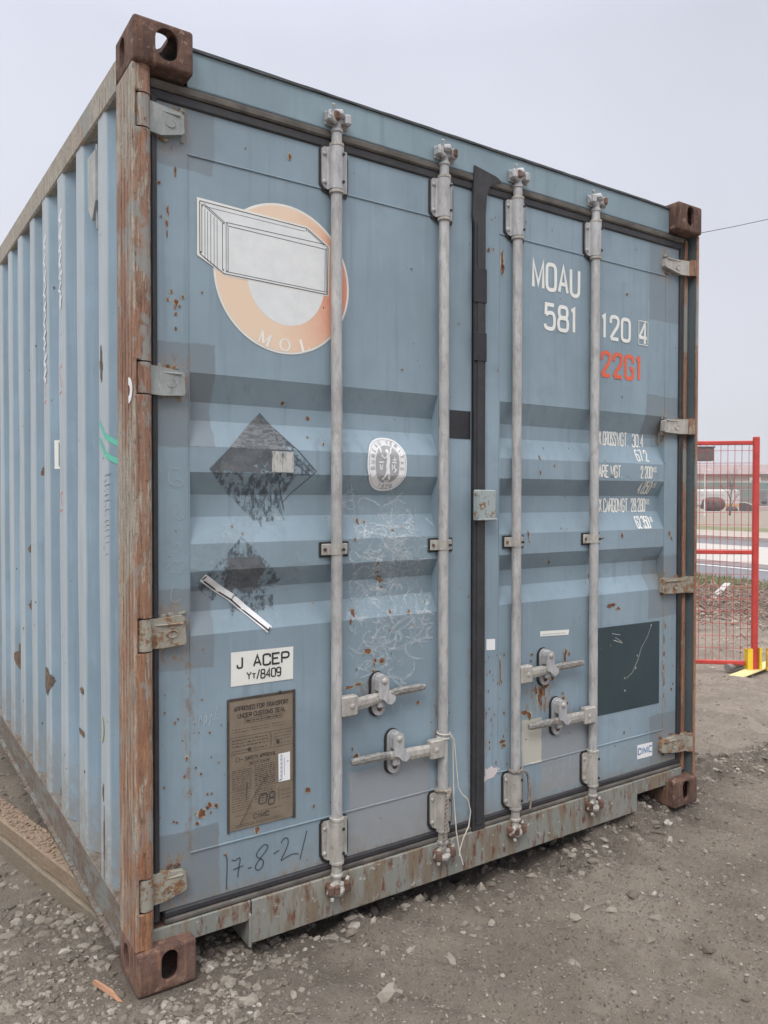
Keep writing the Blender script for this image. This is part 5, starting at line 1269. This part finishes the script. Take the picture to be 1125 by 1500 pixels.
v, f = stones(px, py_, nr.uniform(.002, .008, n), IV, IF, .3, np.full(n, .063))
me = bpy.data.meshes.new('dirt_crumbs'); me.from_pydata(v.tolist(), [], f.tolist()); me.materials.append(simple('crumb_dirt', (.27, .19, .145), .95, .35, 50))
o = bpy.data.objects.new('dirt_crumbs', me); C.objects.link(o); tag(o, 'reddish dirt crumbs lying on top of the timber', 'dirt', kind='stuff')

# ------------------------------------------------------------------ red fence panel
fwd = Vector((.5537, .8327, 0)); rgt = Vector((.8327, -.5537, 0)); cam0 = Vector((-.5754, -2.0405, 0))
FP = cam0+rgt*3.084+fwd*6.40; fd = (-rgt*.55+fwd*.08).normalized()
fence = thing('wire_fence', 'red temporary fence panel of welded wire behind the container', 'fence', (FP.x, FP.y, -.1), math.atan2(fd.y, fd.x))
M_red = simple('red_paint', (.50, .05, .04), .5, .2, 9); M_redw = simple('red_wire', (.45, .07, .06), .6, .2)
mb = MB(); mb.box(-.024, .024, -.02, .02, .01, 1.945, b=.006); mb.box(2.68, 2.728, -.02, .02, .01, 1.945, b=.006); mb.build('post', M_red, fence)
for z in (.062, .985, 1.895): mb = MB(); mb.box(.024, 2.68, -.014, .014, z-.017, z+.017, b=.005); mb.build('rail', M_red, fence)
mb = MB()
k = 0
for i in range(1, 48): mb.tube([(.0555*i, 0, .079), (.0555*i, 0, 1.878)], .0024, 5, caps=False)
for i in range(1, 18): mb.tube([(.024, .003, .08+.103*i), (2.68, .003, .08+.103*i)], .0020, 5, caps=False)
mb.build('wire_mesh', M_redw, fence)
foot = thing('yellow_stand', 'yellow painted steel stand holding the end post of the red fence', 'stand', (FP.x, FP.y, -.1), 0)
M_yel = simple('yellow_paint', (.80, .56, .03), .5, .15, 14); M_yelp = simple('pale_yellow_plate', (.66, .57, .27), .7, .15, 20)
pd = Vector((-.80, -.60, 0)).normalized()    # the plate points toward the camera side
mb = MB(); ang = math.atan2((fwd*-.40-rgt*.42).y, (fwd*-.40-rgt*.42).x); Rm = Matrix.Rotation(ang, 4, 'Z')
mb.box(-.45, .40, -.055, .055, .004, .014, b=.002, xf=Rm); mb.build('base_plate', M_yelp, foot)
mb = MB()
ra = math.atan2(rgt.y, rgt.x); Rr = Matrix.Rotation(ra, 4, 'Z')
mb.box(-.072, -.030, -.03, -.022, .014, .185, b=.001, xf=Rr); mb.box(-.030, -.024, -.03, .03, .014, .185, b=.001, xf=Rr); mb.box(-.072, -.066, -.03, .03, .014, .185, b=.001, xf=Rr)
mb.box(.028, .052, -.03, -.022, .014, .195, b=.001, xf=Rr); mb.box(.028, .033, -.03, .03, .014, .195, b=.001, xf=Rr); mb.build('socket', M_yel, foot)
mb = MB(); mb.box(.095, .120, -.02, .0, .0, .19, b=.001, xf=Rr); mb.build('upright', simple('rusty_yellow', (.52, .33, .04), .7, .6, 60), foot)
mb = MB(); q = Vector((5.343, 1.70, -.10)); e2 = Vector((5.80, 1.74, -.09)); mb.tube([q+Vector((0, 0, .025)), e2+Vector((0, 0, .025))], .030, 10); tag(mb.build('drain_pipe', simple('pipe_grey', (.22, .20, .185), .7, .3)), 'short dark grey pipe lying on the dirt behind the yellow fence foot', 'pipe')

# grey board on the debris, twiggy debris
mb = MB(); a = Vector((8.93, 4.19, -.04)); b = Vector((9.95, 4.62, .06)); dv = (b-a); L_ = dv.length
o = MB().box(0, L_, -.045, .045, 0, .03, b=.005).build('loose_board', simple('board_white', (.42, .41, .40), .8, .15, 9)); o.location = a
o.rotation_euler = dv.to_track_quat('X', 'Z').to_euler(); tag(o, 'pale board lying across the twig debris behind the red fence', 'board')
mb = MB()
for _ in range(1600):
    t = rnd.uniform(0, 1); x = rnd.gauss(9.0, 1.0); y = rnd.gauss(3.9, .85); z = -.08+abs(rnd.gauss(0, .05)); a_ = rnd.uniform(0, 3.14); l = rnd.uniform(.05, .35)
    mb.tube([(x, y, z), (x+l*.5*math.cos(a_), y+l*.5*math.sin(a_), z+rnd.uniform(0, .08)), (x+l*math.cos(a_+.4), y+l*math.sin(a_+.4), z+rnd.uniform(-.02, .05))], rnd.uniform(.003, .009), 4, caps=False)
tag(mb.build('brush_debris', simple('debris', (.25, .19, .155), .95, .6, 6)), 'heap of dead twigs and brush behind the red fence', 'brush', kind='stuff')
S = [cluster(9, 3.9, .9, 500, .02, .07, IV, IF), cluster(7.2, 3.2, .9, 700, .006, .026, IV, IF), cluster(6.3, 2.5, .7, 500, .005, .02, IV, IF)]
off = 0; Vs = []; Fs = []
for v, f in S: v[:, 2] = np.where(True, v[:, 2], 0); Vs.append(v); Fs.append(f+off); off += len(v)
me = bpy.data.meshes.new('rubble'); me.from_pydata(np.concatenate(Vs).tolist(), [], np.concatenate(Fs).tolist()); me.materials.append(simple('rubble_tan', (.33, .28, .235), .95, .5, 30))
o = bpy.data.objects.new('rubble', me); C.objects.link(o); tag(o, 'scattered rubble and clods beyond the fence', 'rubble', kind='stuff')

# ------------------------------------------------------------------ road beyond the fence
def xr(x0, y): return x0+.12*y
def band(name, x0, x1, z, mat, y0=-60, y1=160, th=0):
    mb = MB(); n = 44
    v = []
    for i in range(n+1):
        y = y0+(y1-y0)*i/n; v += [(xr(x0, y), y, z), (xr(x1, y), y, z)]
    mb.add(v, [(2*i, 2*i+1, 2*i+3, 2*i+2) for i in range(n)])
    o = mb.build(name, mat, fix=False); o['kind'] = 'structure'; return o
M_asph = simple('asphalt', (.165, .165, .175), .9, .12, 5); M_conc = simple('concrete_road', (.44, .405, .375), .9, .08, 3)
band('road', 11.45, 22.3, -.092, M_asph); band('road_marking', 13.25, 13.42, -.084, simple('white_line', (.6, .6, .6), .8)); band('road_lane', 14.55, 19.9, -.086, M_conc)
band('road_seam', 13.62, 14.50, -.085, simple('brown_seam', (.20, .165, .16), .9, .15, 5))
mb = MB()
for i in range(44):
    y = -60+5*i; mb.add([(xr(22.3, y), y, -.1), (xr(22.3, y), y, .04), (xr(22.6, y), y, .05), (xr(22.6, y), y, -.1), (xr(22.3, y+5), y+5, -.1), (xr(22.3, y+5), y+5, .04), (xr(22.6, y+5), y+5, .05), (xr(22.6, y+5), y+5, -.1)], [(0, 4, 5, 1), (1, 5, 6, 2), (2, 6, 7, 3)])
mb.build('kerb', simple('kerb_stone', (.40, .34, .31), .9))['kind'] = 'structure'
band('pavement', 22.65, 27.5, -.02, simple('pavement_concrete', (.36, .31, .265), .9, .15, 2))
M_grass = (lambda g: g.done(g.ramp(g.island(), [(0, (.10, .14, .05)), (.5, (.17, .20, .09)), (.8, (.26, .24, .14)), (1, (.34, .29, .2))]), .9))(G('grass'))
band('verge', 10.2, 11.45, -.094, simple('verge_soil', (.15, .16, .085), .95, .4, 8), -20, 40); band('far_verge', 27.6, 31.5, -.03, simple('far_grass', (.17, .17, .085), .95, .45, 2))
mb = MB()
for _ in range(9000):
    y = rnd.uniform(-1, 9); x = xr(rnd.gauss(10.6, .55), y)
    if x > xr(11.5, y): continue
    h = rnd.uniform(.03, .11); a_ = rnd.uniform(0, 3.14); w_ = .012; lx, ly = rnd.uniform(-.03, .03), rnd.uniform(-.03, .03)
    mb.add([(x-w_*math.cos(a_), y-w_*math.sin(a_), -.1), (x+w_*math.cos(a_), y+w_*math.sin(a_), -.1), (x+lx, y+ly, -.1+h)], [(0, 1, 2)])
tag(mb.build('grass', M_grass, fix=False), 'short green grass along the near edge of the road', 'grass', kind='stuff')

# ------------------------------------------------------------------ far field: u, v in photo pixels turned into positions at a chosen range (design aid for coordinates below)
def far_at(side, dist, z=-.1):      # metres right of the camera axis, metres ahead
    p = cam0+rgt*side+fwd*dist; return Vector((p.x, p.y, z))
RZ = math.atan2(rgt.y, rgt.x)
def fthing(name, lab, cat, side, dist, z=-.1, group=None): return thing(name, lab, cat, far_at(side, dist, z), RZ, group)
# steel tank and smaller half-buried piece
t = fthing('steel_tank', 'large rusty cylindrical tank lying on the field in front of the white trailer', 'tank', 38.5, 90)
mb = MB(); pts = [(-1.2+2.4*i/10, .5*(i/10-.5), .80) for i in range(11)]; mb.tube(pts, [.62]+[.80]*2+[.84]*5+[.78, .66, .4], 18); mb.build('shell', simple('tank_rust', (.10, .065, .055), .85, .35, 1.5), t)
mb = MB(); mb.cyl((-.95, -.9, .9), (-.95, -.75, .9), .16, 10); mb.cyl((-.45, -.95, .85), (-.45, -.8, .85), .16, 10); mb.build('opening', M_black, t)
t2 = MB().sphere((0, 0, .12), .62, n=14, sc=(1.2, 1, .75)).build('boulder_drum', simple('drum_rust', (.09, .06, .055), .9, .3, 2)); t2.location = far_at(40.6, 90); tag(t2, 'small dark rusty dome beside the large tank', 'drum')
wd = MB(); wd.prism([(-.0, 0), (0, .95), (1.5, .45), (1.5, 0)], -.8, .8); w_ = fthing('loading_ramp', 'dark wedge-shaped ramp with a white top edge right of the tank', 'ramp', 40.9, 88); wd.build('ramp_side', simple('ramp_dark', (.07, .055, .05), .9), w_)
MB().prism([(-.0, .955), (0, 1.05), (1.55, .55), (1.55, .455)], -.8, .8).build('ramp_edge', M_white, w_)
# white trailer
t = fthing('white_trailer', 'long low white trailer parked behind the rusty tank', 'trailer', 46.7, 110, -.1)
mb = MB(); mb.box(-2.4, 3.6, -1.2, 1.2, .35, 2.75, b=.25); mb.build('body', simple('trailer_white', (.52, .50, .49), .6, .1, 1), t)
MB().box(1.0, 3.5, -1.23, -1.205, .35, .75).build('orange_stripe', simple('orange_stripe', (.55, .30, .12), .6), t)
mb = MB(); mb.box(-2.0, 1.2, -1.225, -1.205, 1.9, 2.0); mb.build('body_line', simple('line_grey', (.3, .3, .3), .6), t)
for x in (-1.6, 2.6): MB().cyl((x, -1.2, .3), (x, -.9, .3), .36, 14).build('wheel', M_black, t)
# green hoarding wall, orange shed, house roofs
t = fthing('green_hoarding', 'long dull green hoarding behind the white trailer', 'hoarding', 80, 135); MB().box(-40, 40, -.05, .05, 0, 4.4).build('panel', simple('hoarding_green', (.15, .20, .17), .8, .12, .6), t)
for i in range(30): pass
MB().box(-40, 40, -.09, -.06, 4.25, 4.5).build('top_rail', simple('hoarding_cap', (.42, .44, .40), .8), t)
t = fthing('grey_hoarding', 'grey brown boarding below the green hoarding right of the trailer', 'hoarding', 62, 120); MB().box(-4.0, 3.2, -.05, .05, 0, 2.6).build('panel', simple('hoarding_grey', (.16, .145, .14), .85, .3, 1.5), t)
t = fthing('orange_shed', 'long orange brick shed with a dusty pink roof above the green hoarding', 'shed', 84, 178)
MB().box(-17, 20, -4, 4, 0, 6.9).build('wall', simple('shed_orange', (.34, .235, .17), .85, .12, .4), t); MB().prism([(-5, 6.95), (0, 9.3), (5, 6.95)], -17.5, 20.5, 'x').build('roof', simple('shed_roof', (.30, .215, .205), .85, .15, .4), t)
w_ = MB().box(-1.6, -.2, -4.2, -4.0, 4.0, 6.2).build('window', M_wstick, t); MB().box(-1.35, -.45, -4.26, -4.21, 4.4, 5.7).build('pane', simple('pane_grey', (.25, .27, .3), .3), w_)
MB().box(.3, .8, -4.2, -4.0, 3.2, 6.3).build('downpipe', M_wstick, t)
for i, (s, dd_, w2, h, roof, lab) in enumerate(((95, 215, 9, 8.5, (.30, .17, .16), 'distant house with a dull red roof behind the orange shed'), (108, 225, 8, 8.3, (.25, .25, .27), 'distant house with a grey roof at the right above the shed'), (86.5, 230, 6, 9.4, (.42, .42, .42), 'distant pale roofed house among the trees left of the shed'))):
    t = fthing('far_house', lab, 'house', s, dd_)
    MB().box(-w2, w2, -4, 4, 0, h).build('wall', simple('house_wall%d' % i, (.40, .36, .34), .85), t); MB().prism([(-4.6, h+.02), (0, h+2.4), (4.6, h+.02)], -w2-.5, w2+.5, 'x').build('roof', simple('house_roof%d' % i, roof, .85), t)
    w_ = MB().box(-w2*.4, -w2*.1, -4.1, -4.0, h-2.6, h-.9).build('window', simple('house_window%d' % i, (.10, .11, .13), .4), t)
t = fthing('blue_grey_cabin', 'pale blue grey cabin at the right edge beyond the road', 'cabin', 50.6, 97)
MB().box(-1.6, 4, -1.5, 1.5, 0, 3.4).build('wall', simple('cabin_wall', (.36, .40, .45), .8), t); MB().box(-1.8, 4.2, -1.7, 1.7, 3.42, 3.75).build('roof', simple('cabin_roof', (.42, .43, .44), .8), t)
MB().box(-.9, -.1, -1.56, -1.51, .1, 2.2).build('door', simple('cabin_door', (.20, .22, .25), .6), t)
# brown sign box on a post
t = fthing('billboard', 'dark brown boxy sign on a post above the red fence', 'sign', 24.6, 62)
MB().box(-2.3, 1.75, -.35, .35, 4.45, 5.5, b=.03).build('board', simple('sign_brown', (.10, .075, .072), .8, .25, 2), t); MB().box(-.2, .15, -.12, .12, 0, 4.44).build('post', simple('sign_post', (.16, .17, .16), .8), t)
MB().box(-2.38, 1.83, -.4, .4, 5.51, 5.6).build('top_edge', simple('sign_top', (.05, .05, .055), .8), t)
t = fthing('white_post', 'thin white utility post left of the bare tree', 'post', 26.6, 64); MB().cyl((0, 0, 0), (0, 0, 3.9), .05, 8).build('pole', M_wstick, t); MB().box(-.05, .5, -.03, .03, 3.82, 3.9).build('arm', M_wstick, t)
# chain-link fence
t = fthing('chain_link_fence', 'grey chain-link fence standing in the field right of the trailer', 'fence', 34.0, 70)
mb = MB()
for x in (0, 3.5, 7): mb.cyl((x-.3, 0, 0), (x-.3, 0, 2.4), .045, 8)
mb.build('posts', simple('galv_far', (.30, .31, .31), .7), t)
mb = MB(); mb.cyl((-2.0, 0, 2.25), (6.9, 0, 2.25), .03, 6); mb.tube([(-.3, 0, 2.3), (.1, 0, 2.75)], .03, 6); mb.build('rail', simple('galv_far2', (.25, .26, .27), .7), t)
mb = MB()
for i in range(40): mb.tube([(-2+.22*i, 0, 0), (-2+.22*i+1.1, 0, 2.2)], .006, 3, caps=False); mb.tube([(-2+.22*i+1.1, 0, 0), (-2+.22*i, 0, 2.2)], .006, 3, caps=False)
mb.build('wire_mesh', simple('galv_far3', (.24, .24, .24), .7), t)
# concrete slab stack and red trestle at the right edge
t = fthing('concrete_slabs', 'pinkish concrete slabs stacked on the field at the right', 'slab', 45.6, 92); MB().box(-1.5, 5, -1, 1, 0, .55, b=.03).build('slab', simple('slab_pink', (.46, .36, .33), .9), t)
t = fthing('red_trestle', 'small red trestle leg with a dark drum at the right edge', 'trestle', 38.2, 78)
mb = MB(); mb.tube([(-.4, 0, 0), (-.6, 0, .9)], .04, 6); mb.tube([(-.8, 0, 0), (-.6, 0, .9)], .04, 6); mb.build('leg', simple('trestle_red', (.45, .1, .08), .7), t)
t3 = MB().sphere((0, 0, 1.1), .28, n=12, sc=(1.3, 1, .8)).build('dark_drum', simple('drum_dark', (.06, .04, .045), .8)); t3.location = far_at(38.6, 78.3); tag(t3, 'dark round drum at the right edge beside the red trestle', 'drum')

# bare trees
def bare_tree(seed, h):
    r = random.Random(seed); trunk = MB(); crown = MB()
    def br(mb, p, d, l, rad, lev):
        q = p+d*l; m = p+d*l*.5+Vector((r.uniform(-1, 1), r.uniform(-1, 1), 0))*l*.06
        mb.tube([p, m, q], [rad, rad*.8, rad*.6], 5 if lev < 2 else 3, caps=False)
        if lev >= 5: return
        for i in range(3 if lev < 4 else 4):
            dd_ = (d+Vector((r.uniform(-1, 1), r.uniform(-1, 1), r.uniform(-.25, .7)))*.72).normalized()
            br(crown, q if i else m, dd_, l*r.uniform(.6, .82), rad*.55, lev+1)
    br(trunk, Vector((0, 0, 0)), Vector((.05, 0, 1)), h*.27, h*.022, 0)
    return trunk, crown
M_bark = simple('bark', (.13, .10, .09), .9, .3, 2); M_twig = simple('twigs', (.20, .155, .145), .9, .3, .5)
protos = []
spots = [(29.6, 66, 4.8, 'bare leafless tree in the field left of the middle behind the brown sign'), (52.5, 118, 5.6, 'thin bare tree standing before the orange shed at the right')]
far_spots = [(s_, dd_, hh) for s_, dd_, hh in ((82, 195, 13), (87, 198, 12), (91, 205, 14), (96, 200, 12), (101, 208, 13), (105, 200, 11), (110, 212, 12), (79, 190, 12), (84, 210, 15), (94, 190, 11), (99, 215, 14), (107, 190, 10), (114, 205, 12))]
for i, (s_, dd_, hh, lab) in enumerate(spots):
    t = fthing('bare_tree', lab, 'tree', s_, dd_); tk, cw = bare_tree(11+i, hh); tk.build('trunk', M_bark, t, fix=False); cw.build('crown', M_twig, t, fix=False)
base = []
for i, (s_, dd_, hh) in enumerate(far_spots):
    t = fthing('bare_tree', 'hazy bare tree in the row behind the sheds and houses', 'tree', s_, dd_, group='bare trees behind the far sheds')
    if i < 3:
        tk, cw = bare_tree(31+i, hh); a_ = tk.build('trunk', M_bark, t, fix=False); b_ = cw.build('crown', M_twig, t, fix=False); base.append((a_, b_, hh))
    else:
        a_, b_, h0 = base[i % 3]
        for q in (a_, b_): c_ = q.copy(); C.objects.link(c_); c_.parent = t
        t.scale = (hh/h0,)*3; t.rotation_euler.z = i*1.3
# distant low scrub line at the horizon
mb = MB()
for _ in range(1500):
    s_ = rnd.uniform(100, 420); dd_ = rnd.uniform(240, 520); p = far_at(s_, dd_); h = rnd.uniform(3, 9); w_ = rnd.uniform(2, 6)
    mb.sphere((p.x, p.y, h*.5), 1, n=6, sc=(w_, w_, h*.55))
o = mb.build('far_woods', simple('far_woods', (.20, .17, .165), .95, .25, .15)); tag(o, 'grey brown bare woods along the horizon', 'woods', kind='stuff')

# overhead cable
mb = MB(); A = Vector((-14, 43.5, 4.9)); B = Vector((26.42, 16.26, 11.67)); D_ = Vector((28.57, 14.84, 12.20))
e_ = (D_-B)/1.0; P = [B-e_*k for k in (3, 2, 1, 0)]; P = [B-e_*3.0+Vector((0, 0, .25)), B-e_*1.5+Vector((0, 0, .05)), B, B.lerp(D_, .5)+Vector((0, 0, -.015)), D_, D_+e_*1.5+Vector((0, 0, .1)), D_+e_*3.5+Vector((0, 0, .5))]
mb.tube(P, .013, 6); tag(mb.build('overhead_cable', simple('cable_black', (.05, .05, .055), .6)), 'thin dark overhead cable crossing the sky to the right of the container', 'cable')

# ------------------------------------------------------------------ thin haze over the field
hb = MB().box(-60, 480, -60, 620, -1.2, 24).build('haze', M_dark); hb['kind'] = 'stuff'
hm = bpy.data.materials.new('haze_air'); hm.use_nodes = True; ht = hm.node_tree; ht.nodes.remove(ht.nodes['Principled BSDF'])
pv = ht.nodes.new('ShaderNodeVolumePrincipled'); pv.inputs['Color'].default_value = (.86, .88, .92, 1); pv.inputs['Density'].default_value = .0012
ht.links.new(pv.outputs[0], ht.nodes['Material Output'].inputs['Volume']); hb.data.materials.clear(); hb.data.materials.append(hm)
tag(hb, 'thin pale haze hanging over the field and far buildings', 'haze', kind='stuff')
